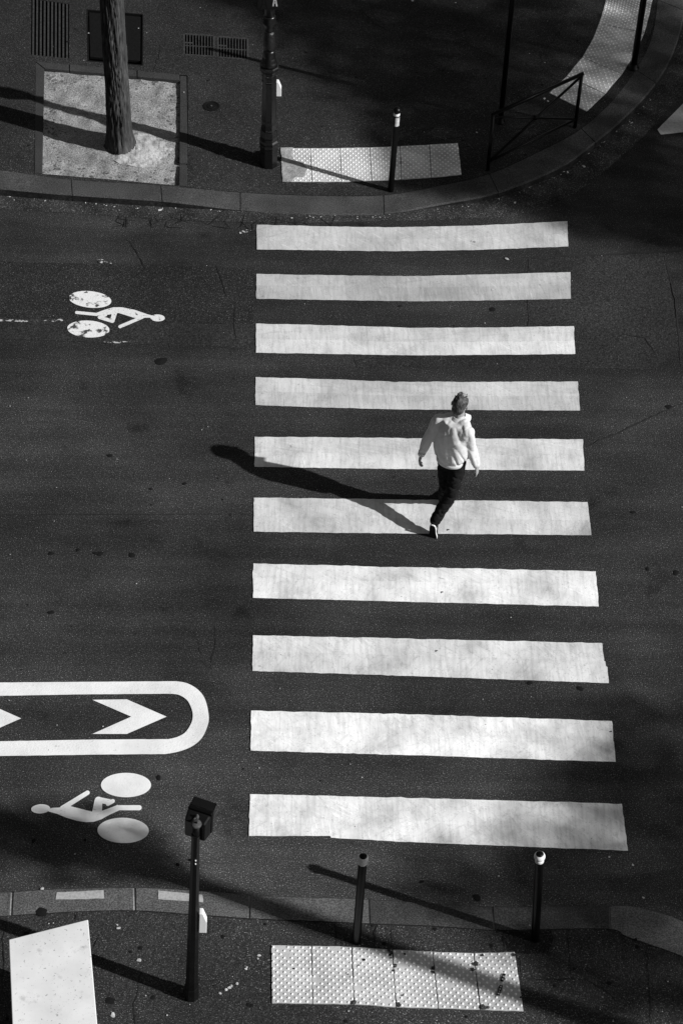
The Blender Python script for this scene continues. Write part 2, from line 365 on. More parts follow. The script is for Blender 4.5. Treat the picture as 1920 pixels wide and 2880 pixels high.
# ---- asphalt repairs
def patch(pts, z, m, parent, seed=1, amp=.02, conv=None):
    q = rough([conv(*p) if conv else G(*p) for p in pts], .1, amp, seed)
    return flat('asphalt_patch', [q], z, m, parent)
d2f = lambda pts: [(x * 1920 / 1568, y * 1920 / 1568) for x, y in pts]
patch(d2f([(-60, 730), (120, 732), (300, 738), (455, 745), (582, 745), (582, 798), (455, 796), (300, 790), (120, 783), (-60, 778)]), .004, M['coarse'], road, 2, .03)
patch(d2f([(1212, 592), (1420, 586), (1525, 588), (1545, 700), (1566, 800), (1500, 848), (1300, 846), (1100, 845), (820, 845), (812, 812), (1000, 813), (1150, 800), (1210, 800)]), .004, M['coarse'], road, 4, .03)
patch(d2f([(-60, 600), (200, 606), (420, 612), (582, 618), (582, 744.5), (455, 744), (300, 737), (120, 731), (-60, 729)]), .0035, M['old'], road, 7, .004)
znp = lambda o: (lambda x, y: znear(x, y) + o)
Z8 = lambda pts: Zp(960, 2300, 1.6333, pts)
def npatch(pts, m, seed, amp=.015, o=.004):
    q = rough([onnear(*p) for p in pts], .08, amp, seed); return flat('asphalt_patch', [q], znp(o), m, pavement_near)
npatch(Z8([(738, 522), (960, 516), (972, 560), (945, 622), (850, 628), (765, 618)]), M['patch'], 3)
npatch(Z8([(165, 492), (222, 490), (232, 606), (150, 596), (158, 525)]), M['patch2'], 5, .008)
npatch(Z8([(975, 520), (1028, 516), (1052, 742), (825, 738), (818, 640), (950, 636), (985, 570)]), M['patch2'], 6, .01)

# ---- cracks and tar lines, gum, litter
def ribbon(mb, pts, w_, zf, seed=0, jit=.012):
    p = []
    for i in range(len(pts) - 1):
        a, b = Vector(pts[i][:2]), Vector(pts[i + 1][:2]); k = max(2, int((b - a).length / .05))
        for j in range(k):
            q = a.lerp(b, j / k); p.append(q + Vector((noise.noise(Vector((q.x * 14, q.y * 14, seed))), noise.noise(Vector((q.x * 14, q.y * 14, seed + 9))))) * jit)
    p.append(Vector(pts[-1][:2])); L = []; Rr = []
    for i, q in enumerate(p):
        t = (p[min(i + 1, len(p) - 1)] - p[max(i - 1, 0)]).normalized(); nn = Vector((-t.y, t.x))
        ww = w_ * (.5 + .9 * abs(noise.noise(Vector((q.x * 8, q.y * 8, seed + 3))))) * min(1, .35 + 3 * min(i, len(p) - 1 - i) / len(p))
        for S, s in ((L, 1), (Rr, -1)):
            e = q + nn * ww * s; S.append(Vector((e.x, e.y, zf(e.x, e.y))))
    n = len(p); mb.add(L + Rr, [(n + i, n + i + 1, i + 1, i) for i in range(n - 1)])
Z3 = lambda pts: [G(*q) for q in Zp(0, 640, 1.6333, pts)]
Z4 = lambda pts: [G(*q) for q in Zp(960, 640, 1.6333, pts)]
Z5 = lambda pts: [G(*q) for q in Zp(0, 1240, 2.1778, pts)]
flatz = lambda x, y: .0075
mb = MB()
for k, (pts, w_) in enumerate([(Z3([(585, 50), (620, 100), (650, 150), (665, 190), (640, 215), (600, 240), (555, 265), (548, 290)]), .006), (Z3([(990, 170), (1020, 250), (1040, 320)]), .006), (Z3([(1080, 360), (1075, 440), (1085, 530)]), .005),
        (Z4([(1285, 490), (1390, 510), (1420, 550), (1435, 580)]), .007), (Z5([(1215, 1215), (1228, 1290), (1235, 1310)]), .004), (Z5([(1320, 1130), (1322, 1260), (1300, 1330), (1285, 1405), (1235, 1345)]), .004)]):
    ribbon(mb, pts, w_, flatz, k)
for k in range(26):   # alligator cracking along the far gutter
    x = R.uniform(300, 1080); y = 598 + R.uniform(0, 25); a = G(x, y); ribbon(mb, [a, a + Vector((R.uniform(-.12, .12), R.uniform(-.2, -.02), 0)), a + Vector((R.uniform(-.2, .2), R.uniform(-.3, -.1), 0))], .006, flatz, k)
tag(mb.build('road_crack', M['crack'], road), kind='stuff')
mb = MB()
ribbon(mb, Z4([(850, 140), (1000, 132), (1240, 125), (1568, 108), (1700, 100)]), .022, flatz, 2, .02)
ribbon(mb, Z4([(1125, 1008), (1300, 930), (1530, 822), (1600, 800)]), .012, flatz, 3, .02)
ribbon(mb, Z5([(-40, 455), (700, 452), (1550, 450)]), .004, flatz, 4, .004)
ribbon(mb, Z4([(1480, 130), (1530, 330), (1560, 640)]), .01, flatz, 5, .01)
for dy in (0, 14, 28): ribbon(mb, [G(-60, 1044 + dy), G(0, 1044 + dy), G(24, 1046 + dy)], .022, flatz, 6 + dy, .01)
tag(mb.build('tar_line', M['crackl'], road), kind='stuff')
mb = MB(); zn6 = znp(.006)
for k, pts in enumerate([Z8([(1395, 575), (1408, 740), (1420, 940), (1424, 990)]), Z8([(825, 742), (1050, 742), (1120, 745), (1220, 800), (1290, 880)]), Z8([(1030, 512), (1045, 620), (1052, 742)]), Z8([(160, 490), (148, 530), (150, 590)]), Z8([(225, 488), (230, 606)]), Z8([(738, 520), (748, 612)]),
                         Zp(0, 2400, 1.6333, [(640, 560), (636, 640), (614, 690), (622, 784), (620, 830)]), Zp(0, 2400, 1.6333, [(38, 296), (15, 400), (22, 500), (10, 600)]), Zp(0, 2400, 1.6333, [(352, 272), (346, 310)]), Zp(0, 2400, 1.6333, [(1540, 318), (1545, 430)]), Zp(0, 2400, 1.6333, [(460, 370), (430, 440)])]):
    ribbon(mb, [onnear(*q) for q in pts], .005, zn6, k)
ribbon(mb, [q - Vector((0, .008, 0)) for q in niC[5:-12]], .006, zn6, 3, .004)
tag(mb.build('pavement_crack', M['crack'], pavement_near), kind='stuff')
mb = MB(); zf6 = lambda x, y: zfar(x, y) + .004
Z2 = lambda pts: [onfar(*q) for q in Zp(960, 0, 1.6333, pts)]
for k, pts in enumerate([[onfar(*q) for q in z1([(735, 210), (728, 270), (705, 330)])], Z2([(60, 20), (140, 100), (310, 200)]), Z2([(310, 178), (430, 180), (560, 200), (700, 260), (820, 270)]), Z2([(310, 178), (420, 120), (470, 60)]), Z2([(1030, 50), (1000, 150), (910, 260), (920, 310), (980, 370)]), Z2([(1390, 290), (1400, 200), (1440, 100)])]):
    ribbon(mb, pts, .005, zf6, k, .03)
ribbon(mb, [q + Vector((0, .01, 0)) for q in insC[5 * NS - 6:12 * NS]], .007, zf6, 3, .006)
tag(mb.build('pavement_crack', M['crack'], pavement), kind='stuff')

def blob(mb, c, r, n=9, el=1.0, seed=0, zf=None, dz=.0):
    a0 = R.uniform(0, 6); v = []
    for i in range(n):
        a = 2 * pi * i / n; rr = r * R.uniform(.7, 1.2); q = Vector((cos(a) * rr * el, sin(a) * rr)); q.rotate(Matrix.Rotation(a0 if el != 1 else 0, 2)); v.append(Vector((c.x + q.x, c.y + q.y, (zf(c.x + q.x, c.y + q.y) if zf else c.z) + dz)))
    mb.add(v + [sum(v, Vector()) / n + Vector((0, 0, r * .12))], [(i, (i + 1) % n, n) for i in range(n)])
mb = MB()
for px, py, r in [(1295, 1463, .022), (310, 1281, .03), (372, 1560, .03), (270, 1555, .02), (283, 1557, .025), (220, 1546, .02), (145, 1556, .025), (145, 1722, .025), (447, 2187, .025), (520, 1360, .02), (425, 1375, .015), (95, 2365, 0.020), (240, 2362, 0.015), (350, 2368, 0.018), (500, 2432, 0.018), (1185, 2480, .016), (1340, 2525, .03), (1900, 1610, .03), (1630, 1936, .03), (1490, 1920, .025), (1385, 870, .035), (1125, 860, .016), (1880, 504 + 640, .03), (450, 1015, .06), (1780, 1440, .02), (1820, 1600, .02)]:
    blob(mb, G(px, py, .006), r, 9, 1.3)
for k in range(40):
    blob(mb, G(R.uniform(0, 1920), R.uniform(700, 2480), .006), R.uniform(.004, .011))
tag(mb.build('tar_spot', M['gum'], road), kind='stuff')
mb = MB()
for k in range(34): blob(mb, onnear(R.uniform(0, 1920), R.uniform(2590, 2880)), R.uniform(.008, .022), zf=znear, dz=.004)
blob(mb, onnear(310, 2815), .035, 10, 1.4, zf=znear, dz=.004); blob(mb, onnear(120, 2567), .04, 10, 1.4, zf=znear, dz=.009)
tag(mb.build('gum_spot', M['gum'], pavement_near), kind='stuff')
rc0 = onfar(594.8, 299); mb = MB()
for k in range(50):
    q = onfar(R.uniform(0, 1750), R.uniform(0, 520))
    if inside(q, FARPOLY) and not inside(q, pit_out) and (q - rc0).length > .3: blob(mb, q, R.uniform(.008, .02), zf=zfar, dz=.004)
tag(mb.build('gum_spot', M['gum'], pavement), kind='stuff')
mb = MB()   # pale droppings, paper and leaves on the ground
for k in range(60):
    i = R.randrange(2 * NS, 13 * NS); q = outC[i] + Vector((R.uniform(-.05, .05), -R.uniform(.01, .07), 0)); q.z = .010
    blob(mb, q, R.uniform(.003, .009), 6, 2.0)
for px, py, r in [(450, 590, .02), (1640, 467, .018), (1447, 570, .014), (820, 613, .01), (1425, 728, .02), (1778, 2432, .010), (1807, 2524, .010), (1712, 2410, .009), (120, 2500, .015), (1384, 815, .015)]:
    blob(mb, G(px, py, .012), r, 7, 1.5)
for k in range(60): blob(mb, G(R.uniform(0, 1920), R.uniform(650, 2480), .01), R.uniform(.003, .008), 6)
tag(mb.build('road_litter', M['fleck'], road), kind='stuff')
mb = MB()
for zx, zy, r in [(545, 345, .014), (540, 330, .008), (640, 493, .017), (1130, 532, .010), (1135, 525, .008), (1190, 470, .012), (1185, 485, .008), (1055, 618, .014), (1040, 628, .012), (1065, 610, .010), (1012, 645, .010), (1090, 600, .012), (520, 745, .02)]:
    blob(mb, onnear(zx / 1.6333, 2400 + zy / 1.6333), r, 8, 1.4, zf=znear, dz=.006)
for k in range(40): blob(mb, onnear(R.uniform(0, 1920), R.uniform(2590, 2880)), R.uniform(.003, .008), 6, zf=znear, dz=.006)
tag(mb.build('pavement_litter', M['fleck'], pavement_near), kind='stuff')
mb = MB()
for px, py, r in [(1340, 373, .012), (518, 260, .010), (1160, 3, .016), (1280, 8, .010), (1530, 278, .016), (1540, 285, .016), (250, 94, .010), (1382, 358, .018)]:
    blob(mb, onfar(px, py), r, 7, 1.3, zf=zfar, dz=.005)
for k in range(50):
    q = onfar(R.uniform(0, 1750), R.uniform(0, 530))
    if inside(q, FARPOLY) and not inside(q, pit_out): blob(mb, q, R.uniform(.003, .009), 6, zf=zfar, dz=.005)
tag(mb.build('pavement_litter', M['fleck'], pavement), kind='stuff')

# ============================================================ ROAD MARKINGS
S = [[(590, 516), (760, 520), (900, 522), (1100, 518), (1302, 508), (1304, 566), (1100, 574), (900, 577), (760, 575), (590, 573)],
     [(589, 629), (760, 632), (950, 634), (1130, 630), (1309, 625), (1310, 686), (1130, 690), (950, 692), (760, 689), (589, 686)],
     [(588, 743), (760, 747), (950, 753), (1130, 752), (1317, 749), (1320, 813), (1130, 815), (950, 816), (760, 813), (588, 810)],
     [(587, 866), (760, 871), (900, 877), (1130, 877), (1326, 876), (1331, 943), (1130, 942), (900, 940), (760, 936), (587, 930)],
     [(585, 1003), (900, 1006), (1338, 1009), (1341, 1081), (900, 1077), (585, 1072)],
     [(583, 1143), (900, 1147), (1348, 1153), (1357, 1229), (900, 1225), (583, 1221)],
     [(582, 1294), (900, 1302), (1367, 1312), (1374, 1393), (900, 1381), (581, 1373)],
     [(581, 1459), (900, 1466), (1382, 1477), (1388, 1528), (1394, 1532), (1397, 1569), (900, 1551), (580, 1541)],
     [(577, 1632), (900, 1639), (1404, 1656), (1413, 1750), (900, 1733), (576, 1724)],
     [(574, 1824), (900, 1831), (1427, 1846), (1441, 1954), (900, 1932), (760, 1924), (758, 1920), (572, 1920)]]
zeb = empty('zebra_crossing', G(*d2f([(960, 1230)])[0])); tag(zeb, 'long zebra crossing of ten broad white stripes, the man walking on it', 'crosswalk')
for k, s in enumerate(S):
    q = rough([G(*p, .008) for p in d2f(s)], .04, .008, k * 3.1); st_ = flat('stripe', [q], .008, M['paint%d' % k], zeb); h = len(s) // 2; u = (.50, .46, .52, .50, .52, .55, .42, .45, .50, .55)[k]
    lo_ = [tuple(Vector(s[i]).lerp(Vector(s[-1 - i]), u)) for i in range(h)] + [tuple(p) for p in s[h:]]
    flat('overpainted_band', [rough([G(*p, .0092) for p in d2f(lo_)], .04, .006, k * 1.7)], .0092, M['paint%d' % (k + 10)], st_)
z2 = empty('zebra_crossing', G(1900, 330)); tag(z2, 'end of a second crossing, one grey pointed stripe at the right edge', 'crosswalk')
flat('stripe', [rough([G(*p, .008) for p in [(1847, 364), (1857, 378.5), (1990, 364), (2080, 270), (2080, 130)]], .05, .004, 9)], .008, M['paint_grey'], z2)

ELL = lambda cx, cy, a, b, rot=0, n=40: [(cx + a * cos(t) * cos(rot) - b * sin(t) * sin(rot), cy + a * cos(t) * sin(rot) + b * sin(t) * cos(rot)) for t in [2 * pi * i / n for i in range(n)]]
def stroke(a, b, w_, wb=None, n=8):
    """rounded bar in picture units"""
    wb = wb or w_; a = Vector(a); b = Vector(b); t = math.atan2((b - a).y, (b - a).x); out = []
    for i in range(n + 1): u = t + pi / 2 + pi * i / n; out.append((a.x + cos(u) * w_ / 2, a.y + sin(u) * w_ / 2))
    for i in range(n + 1): u = t - pi / 2 + pi * i / n; out.append((b.x + cos(u) * wb / 2, b.y + sin(u) * wb / 2))
    return out
def marking(conv, parts, label, at):
    e = empty('bicycle_marking', at); tag(e, label, 'road marking', 'painted bicycle symbols')
    for nm, polys, mt in parts:
        flat(nm, [[G(*q, .008) for q in conv(p)] for p in polys], .008, mt, e)
c3 = lambda p: Zp(0, 640, 1.6333, p); c6 = lambda p: Zp(0, 1840, 2.24, p)
marking(c3, [('wheel', [ELL(415, 330, 98, 38, .10)], M['paint_worn']), ('wheel', [ELL(407, 466, 97, 39, .05)], M['paint_worn']),
             ('rider', [ELL(725, 415, 33, 16, .03), [(440, 393), (480, 378), (522, 366), (560, 366), (620, 378), (680, 399), (705, 405), (705, 414), (670, 414), (640, 418), (612, 413), (545, 392), (500, 400), (450, 404)], stroke((353, 390), (445, 399), 14), stroke((655, 411), (552, 455), 15), stroke((528, 388), (517, 428), 24, 20), stroke((517, 430), (458, 412), 16, 16), stroke((456, 412), (487, 402), 12)], M['paint_mid'])],
        'smaller worn white bicycle symbol on the far lane, wheels flaking', G(330, 880))
marking(c6, [('wheel', [ELL(795, 824, 158, 77)], M['paint_new']), ('wheel', [ELL(777, 1110, 162, 80, .02)], M['paint_new']),
             ('rider', [ELL(258, 974, 60, 29, -.06), [(300, 978), (330, 968), (370, 966), (440, 956), (520, 976), (578, 991), (650, 985), (745, 948), (750, 985), (690, 1012), (640, 1040), (590, 1056), (545, 1058), (490, 1050), (420, 1030), (360, 1005), (310, 992)], stroke((395, 970), (553, 872), 32, 28), stroke((612, 1000), (622, 922), 62, 50), stroke((622, 918), (690, 930), 38, 34), stroke((680, 944), (712, 925), 24, 26), stroke((640, 1010), (745, 968), 44, 32), stroke((745, 967), (878, 967), 32)], M['paint_new'])],
        'larger clean white bicycle symbol on the near lane beside the signal post', G(190, 2270))
tr_ = MB()
for pts in [[(-60, 1462), (0, 1465), (120, 1470), (290, 1466), (290, 1474), (120, 1479), (0, 1476), (-60, 1474)], [(470, 1570), (560, 1566), (600, 1570), (560, 1576)], [(445, 1192), (510, 1198), (515, 1212), (455, 1208)], [(1098, 1062), (1150, 1050), (1155, 1062), (1102, 1074)]]:
    flat('worn_paint_trace', [rough([G(*p, .007) for p in Zp(0, 0, 1.6333, pts)], .05, .02, 5)], .0068, M['paint_trace'], road)
isl = empty('painted_traffic_island', G(300, 2010)); tag(isl, 'white rounded painted traffic island outline with chevrons between the lanes', 'road marking')
out_ = [(-300, 182), (0, 178), (400, 175), (1110, 170), (1180, 183), (1250, 225), (1295, 290), (1316, 395), (1305, 460), (1270, 530), (1210, 580), (1130, 612), (1040, 629), (700, 631), (0, 641), (-300, 645)]
in_ = [(-300, 552), (0, 548), (600, 537), (1060, 535), (1120, 520), (1170, 490), (1205, 435), (1215, 390), (1208, 345), (1180, 290), (1130, 257), (1080, 249), (500, 253), (0, 262), (-300, 266)]
out_ = out_[:3] + [tuple(v) for v in cr([Vector(q) for q in out_[3:13]], 5)] + out_[13:]; in_ = in_[:3] + [tuple(v) for v in cr([Vector(q) for q in in_[3:12]], 5)] + in_[12:]
flat('outline', [rough([G(*q, .008) for q in c6(out_ + in_)], .06, .003, 2)], .008, M['paint_new'], isl)
flat('chevron', [[G(*q, .008) for q in c6([(583, 287), (800, 284), (1050, 393), (800, 502), (583, 502), (828, 393)])]], .008, M['paint_new'], isl)
flat('chevron', [[G(*q, .008) for q in c6([(-332, 293), (-115, 293), (135, 404), (-115, 513), (-332, 515), (-87, 404)])]], .008, M['paint_new'], isl)

# ============================================================ TACTILE PAVING
def tile_strip(name, pairs, zf, label, conv, plain=None, depth_n=8, wide_n=5.5):
    c = conv(*pairs[len(pairs) // 2][0]); e = empty(name, c); tag(e, label, 'tactile paving', 'tactile paving strips at the kerbs')
    for k in range(len(pairs) - 1):
        a, d = conv(*pairs[k][0]), conv(*pairs[k][1]); b, c_ = conv(*pairs[k + 1][0]), conv(*pairs[k + 1][1])
        P = lambda u, v: (a.lerp(b, u)).lerp(d.lerp(c_, u), v)
        g = .011
        poly = rough([P(g, 0), P(1 - g, 0), P(1 - g, 1), P(g, 1)], .05, .005, k * 2.3)
        z0 = R.uniform(.006, .011); tp = max(zf(q[0], q[1]) for q in poly) + z0; n = len(poly)
        mb = MB(); zs = [Vector((q[0], q[1], zf(q[0], q[1]) + z0)) for q in poly]; cc = P(.5, .5); cc = Vector((cc.x, cc.y, zf(cc.x, cc.y) + z0))
        ar = sum(poly[i][0] * poly[(i + 1) % n][1] - poly[(i + 1) % n][0] * poly[i][1] for i in range(n))
        f = [(i, (i + 1) % n, 2 * n) for i in range(n)] + [(i, n + i, n + (i + 1) % n, (i + 1) % n) for i in range(n)]
        if ar < 0: f = [q[::-1] for q in f]
        mb.add(zs + [v - Vector((0, 0, .03)) for v in zs] + [cc], f)
        t = mb.build('tile', M['tile'], e)
        if plain and k == plain[0]:
            q = rough([P(*uv) for uv in plain[1]], .03, .012, 4)
            flat('broken_mortar', [q], lambda x, y: zf(x, y) + z0 + .004, M['mortar'], t)
        mb = MB(); nu, nv = wide_n, depth_n
        for i in range(int(nu * 2)):
            for j in range(int(nv * 2)):
                if (i + j) % 2: continue
                u, v = (i + .5) / (nu * 2), (j + .5) / (nv * 2)
                if u < .02 or u > .985: continue
                p = P(u, v)
                if plain and k == plain[0] and inside((u, v), plain[1]): continue
                if R.random() < .015: continue
                r = .0125; z = zf(p.x, p.y) + z0; m = 8
                ring = lambda rr, h: [(p.x + cos(2 * pi * s / m) * rr, p.y + sin(2 * pi * s / m) * rr, z + h) for s in range(m)]
                mb.add(ring(r, -.001) + ring(r * .85, .004) + [(p.x, p.y, z + .0062)], [(s, (s + 1) % m, m + (s + 1) % m, m + s) for s in range(m)] + [(m + s, m + (s + 1) % m, 2 * m) for s in range(m)])
        tag(mb.build('raised_dome', M['dome'], t, True), kind='stuff')
    return e
Zl = lambda pts: Zp(740, 2640, 2.0632, pts)
tp_ = Zl([(47, 42), (280, 46), (513, 52), (748, 68), (982, 78), (1220, 86), (1460, 80)]); bt = Zl([(50, 377), (287, 380), (527, 384), (770, 400), (1015, 406), (1257, 414), (1510, 423)])
pad_near = tile_strip('tactile_paving', list(zip(tp_, bt)), znear, 'bright tactile paving of six tiles on the near pavement behind two bollards', onnear)
Zu = lambda pts: Zp(760, 380, 2.7034, pts)
tp_ = Zu([(83, 102), (303, 104), (530, 103), (755, 98), (985, 88), (1208, 77), (1425, 65)]); bt = Zu([(95, 357), (318, 358), (540, 358), (770, 349), (995, 340), (1222, 325), (1453, 303)])
tile_strip('tactile_paving', list(zip(tp_, bt)), zfar, 'tactile paving with a broken mortar end, beside the ornate lamp post', onfar, plain=(0, [(-.01, -.01), (.42, -.01), (.32, .2), (.45, .36), (.72, .42), (.85, .62), (.72, .86), (.45, .86), (.3, 1.01), (-.01, 1.01)]), depth_n=7.5)
Zc = lambda x, y: (1300 + x / 2.529, y / 2.529)
pr = [((615, 665), (880, 795)), ((740, 545), (1010, 672)), ((850, 412), (1130, 530)), ((925, 280), (1218, 396)), ((968, 170), (1292, 235)), ((1000, 75), (1328, 100)), ((1018, 0), (1350, 0)), ((1032, -90), (1370, -95)), ((1040, -180), (1384, -185))]
tile_strip('tactile_paving', [(Zc(*a), Zc(*b)) for a, b in pr], zfar, 'curved grey tactile paving strip along the rounded kerb corner', onfar)
ch = MB()   # chipped joints filled with grey mortar
for zx, zy, r in [(1232, 150, .022), (1215, 185, .018), (983, 175, .016), (985, 200, .014), (765, 160, .018), (757, 190, .012), (525, 376, .022), (785, 388, .018), (1275, 402, .026), (1300, 404, .016), (740, 85, .016), (728, 72, .014), (1452, 100, .014), (1493, 345, .012)]:
    q = Zl([(zx, zy)])[0]; blob(ch, onnear(*q), r, 9, 1.3, zf=znear, dz=.0165)
tag(ch.build('chipped_joint', M['patch2'], pad_near), kind='stuff')
ch = MB()
for zx, zy, r in [(585, 128, .012), (180, 180, .007), (820, 95, .010), (1270, 102, .012), (555, 160, .007), (808, 335, .008), (735, 100, .012), (492, 212, .007), (742, 118, .008)]:
    q = Zl([(zx, zy)])[0]; blob(ch, onnear(*q), r, 8, 1.2, zf=znear, dz=.018)
tag(ch.build('gum_spot', M['gum'], pad_near), kind='stuff')
# torn sticker on the near tactile strip
st = empty('torn_sticker', onnear(1408, 2775)); tag(st, 'torn black strip sticker with pale lettering on the bright tactile paving', 'sticker')
def sticker(cx, cy, w_, h_, ang):
    pts = [(-w_, -h_), (w_, -h_), (w_, h_), (-w_, h_)]; q = [(cx + x * cos(ang) - y * sin(ang), cy + x * sin(ang) + y * cos(ang)) for x, y in pts]
    return Zl(q)
zs_ = lambda o: (lambda x, y: znear(x, y) + o)
flat('sticker_piece', [rough([onnear(*p) for p in sticker(1369, 306, 32, 9, radians(-72))], .02, .006, 1)], zs_(.0185), M['gum'], st)
flat('sticker_piece', [rough([onnear(*p) for p in sticker(1389, 232, 24, 9, radians(-70))], .02, .006, 2)], zs_(.0185), M['gum'], st)
for k, (x, y) in enumerate([(1363, 325), (1367, 312), (1371, 299), (1376, 285), (1386, 242), (1392, 226)]):
    flat('letter', [[onnear(*p) for p in sticker(x, y, 4, 4.5, radians(-72 + 30 * (k % 2)))]], zs_(.0197), M['fleck'], st)

# ============================================================ PAVEMENT FITTINGS
def recess(poly, depth, m, parent, zf=zfar):
    n = len(poly); top = [Vector((p[0], p[1], zf(p[0], p[1]))) for p in poly]; bot = [v - Vector((0, 0, depth)) for v in top]
    mb = MB(); mb.add(top + bot, [(i, n + i, n + (i + 1) % n, (i + 1) % n) for i in range(n)] + [tuple(range(n, 2 * n))]); return mb.build('shaft', m, parent)
def bar(mb, a, b, w_, h_):
    t = (b - a).normalized(); s = Vector((-t.y, t.x, 0)) * w_; c = (a + b) / 2; mb.box(c - Vector((0, 0, h_)), (b - a) / 2, s, Vector((0, 0, h_)))
vg = empty('ventilation_grate', (vent[0] + vent[2]) / 2); tag(vg, 'square ventilation grate of ten parallel steel bars left of the tree', 'grate')
recess(vent, .18, M['pit'], vg)
for k in range(10):
    u = (k + .55) / 10.1
    mb = MB(); bar(mb, vent[0].lerp(vent[1], u) - Vector((0, 0, .004)), vent[3].lerp(vent[2], u) - Vector((0, 0, .004)), .011, .02); mb.build('bar', M['grate'], vg)
cv = empty('utility_cover', (cover[0] + cover[2]) / 2); tag(cv, 'dark rectangular utility cover plate sunk behind the tree trunk', 'utility cover')
recess(cover, .08, M['pit'], cv)
P = lambda u, v: (cover[0].lerp(cover[1], u)).lerp(cover[3].lerp(cover[2], u), v)
mb = MB(); mb.prism([P(.03, .03), P(.97, .03), P(.97, .90), P(.03, .90)], cover[0].z - .05, cover[0].z - .012); mb.build('plate', M['cover'], cv, bevel=.004)
for a, b in [((0, 0), (1, 0)), ((0, 0), (0, 1)), ((1, 0), (1, 1)), ((0, 1), (1, 1))]:
    mb = MB(); bar(mb, P(*a) + Vector((0, 0, .003)), P(*b) + Vector((0, 0, .003)), .008, .02); mb.build('frame', M['cover'], cv)
for k, (poly, lab) in enumerate([(dr1, 'left of two cast iron drain grates side by side above the round cap'), (dr2, 'right of two cast iron drain grates, the darker one nearer the lamp post')]):
    dg = empty('drain_grate', (poly[0] + poly[2]) / 2); tag(dg, lab, 'drain grate', 'pair of drain grates'); recess(poly, .1, M['pit'], dg)
    P = lambda u, v: (poly[0].lerp(poly[1], u)).lerp(poly[3].lerp(poly[2], u), v)
    for a, b in [((0, 0), (1, 0)), ((0, 0), (0, 1)), ((1, 0), (1, 1)), ((0, 1), (1, 1))]:
        mb = MB(); bar(mb, P(*a) + Vector((0, 0, .002)), P(*b) + Vector((0, 0, .002)), .012, .02); mb.build('frame', M['grate'], dg)
    for i in range(9):
        mb = MB(); u = (i + 1) / 10; bar(mb, P(u, .03), P(u, .97), .007, .015); mb.build('bar', M['grate'], dg)
    mb = MB(); bar(mb, P(.03, .55) - Vector((0, 0, .002)), P(.97, .55) - Vector((0, 0, .002)), .008, .012); mb.build('crossbar', M['grate'], dg)
    if 1:
        mb = MB(); bar(mb, P(.02, .42) + Vector((0, 0, .001)), P(.30, .42) + Vector((0, 0, .001)), .012, .008); mb.build('hinge', M['grate'], dg)
rc = onfar(594.8, 299); cap = empty('round_cap', rc); tag(cap, 'small round iron access cap in the pavement between tree and lamp post', 'access cap')
mb = MB(); mb.lathe(rc, [(.105, -.02), (.105, .006), (.088, .007), (.086, .003), (.055, .003), (.053, .007), (.0, .007)], 28); mb.build('lid', M['cover'], cap)
mb = MB(); mb.lathe(rc + Vector((0, 0, .007)), [(.012, -.004), (.012, .006), (.0, .007)], 10); mb.build('stud', M['disc'], cap)

# ---- tree pit
tp = empty('tree_pit', onfar(270 * 1.2245, 300 * 1.2245)); tag(tp, 'square gravel tree pit edged with flat stones around the trunk', 'tree pit')
edge = [z1([(165, 283), (205, 315), (195, 798), (160, 796)]), z1([(165, 283), (318, 297), (318, 325), (205, 315)]), z1([(320, 297), (629, 325), (629, 352), (320, 325)]), z1([(631, 325), (826, 343), (828, 370), (631, 352)]), z1([(828, 343), (862, 347), (861, 753), (825, 753)]), z1([(825, 756), (861, 756), (860, 858), (823, 853)])]
for q in edge:
    pp = far_pts(q); c = sum(pp, Vector()) / 4; pp = [c + (p - c) * (1 - .004 / (p - c).length) for p in pp]
    mb = MB(); z = sum(p.z for p in pp) / 4 + R.uniform(.002, .005); mb.prism(pp, z - .12, z); mb.build('edging_stone', M['edging'], tp, bevel=.004)
tb = onfar(278 * 1.2245, 334 * 1.2245)
pw = [(p.x, p.y) for p in pit_out]
def zsoil(x, y):
    d = hypot(x - tb.x - .06, (y - tb.y) * 1.0)
    return zfar(x, y) - .045 + .05 * math.exp(-(d / .42) ** 2) + .014 * noise.noise(Vector((x * 7, y * 7, 1))) + .006 * noise.noise(Vector((x * 26, y * 26, 2)))
sg = [(tb.x - 1.3 + i * .03, tb.y - 1.2 + j * .03) for i in range(96) for j in range(96)]
soil = flat('soil', [pw], zsoil, M['soil'], tp, grid=[g for g in sg if inside(g, pw)]); soil.data.polygons.foreach_set('use_smooth', [True] * len(soil.data.polygons))
sp = [(tb.x + .2 + cos(a) * (.42 + .05 * sin(3 * a)), tb.y - .06 + sin(a) * (.36 + .04 * cos(2 * a + 1))) for a in [2 * pi * i / 40 for i in range(40)]]
sg = [(tb.x - .4 + i * .02, tb.y - .6 + j * .02) for i in range(64) for j in range(64)]
sd = flat('sand_mound', [rough(sp, .04, .03, 2)], lambda x, y: zsoil(x, y) - .012 + .034 * max(0, 1 - (hypot((x - tb.x - .2) / .50, (y - tb.y + .06) / .46)) ** 2) + .016 * noise.noise(Vector((x * 9, y * 9, 4))) + .008 * noise.noise(Vector((x * 25, y * 25, 4))), M['sand'], tp, grid=[g for g in sg if inside(g, sp)])
mb = MB()
for k in range(420):
    u, v = R.random(), R.random(); q = (pit_in[0].lerp(pit_in[1], u)).lerp(pit_in[4].lerp(pit_in[2], u), v)
    edge_d = min(u, 1 - u, v, 1 - v)
    if edge_d > .16 and R.random() < .62: continue
    if hypot(q.x - tb.x, q.y - tb.y) < .22: continue
    blob(mb, q, R.uniform(.004, .016) * (1.3 if edge_d < .1 else .7), 7, 1.6, zf=zsoil, dz=.003)
tag(mb.build('debris', M['clod'], tp), kind='stuff')
mb = MB()
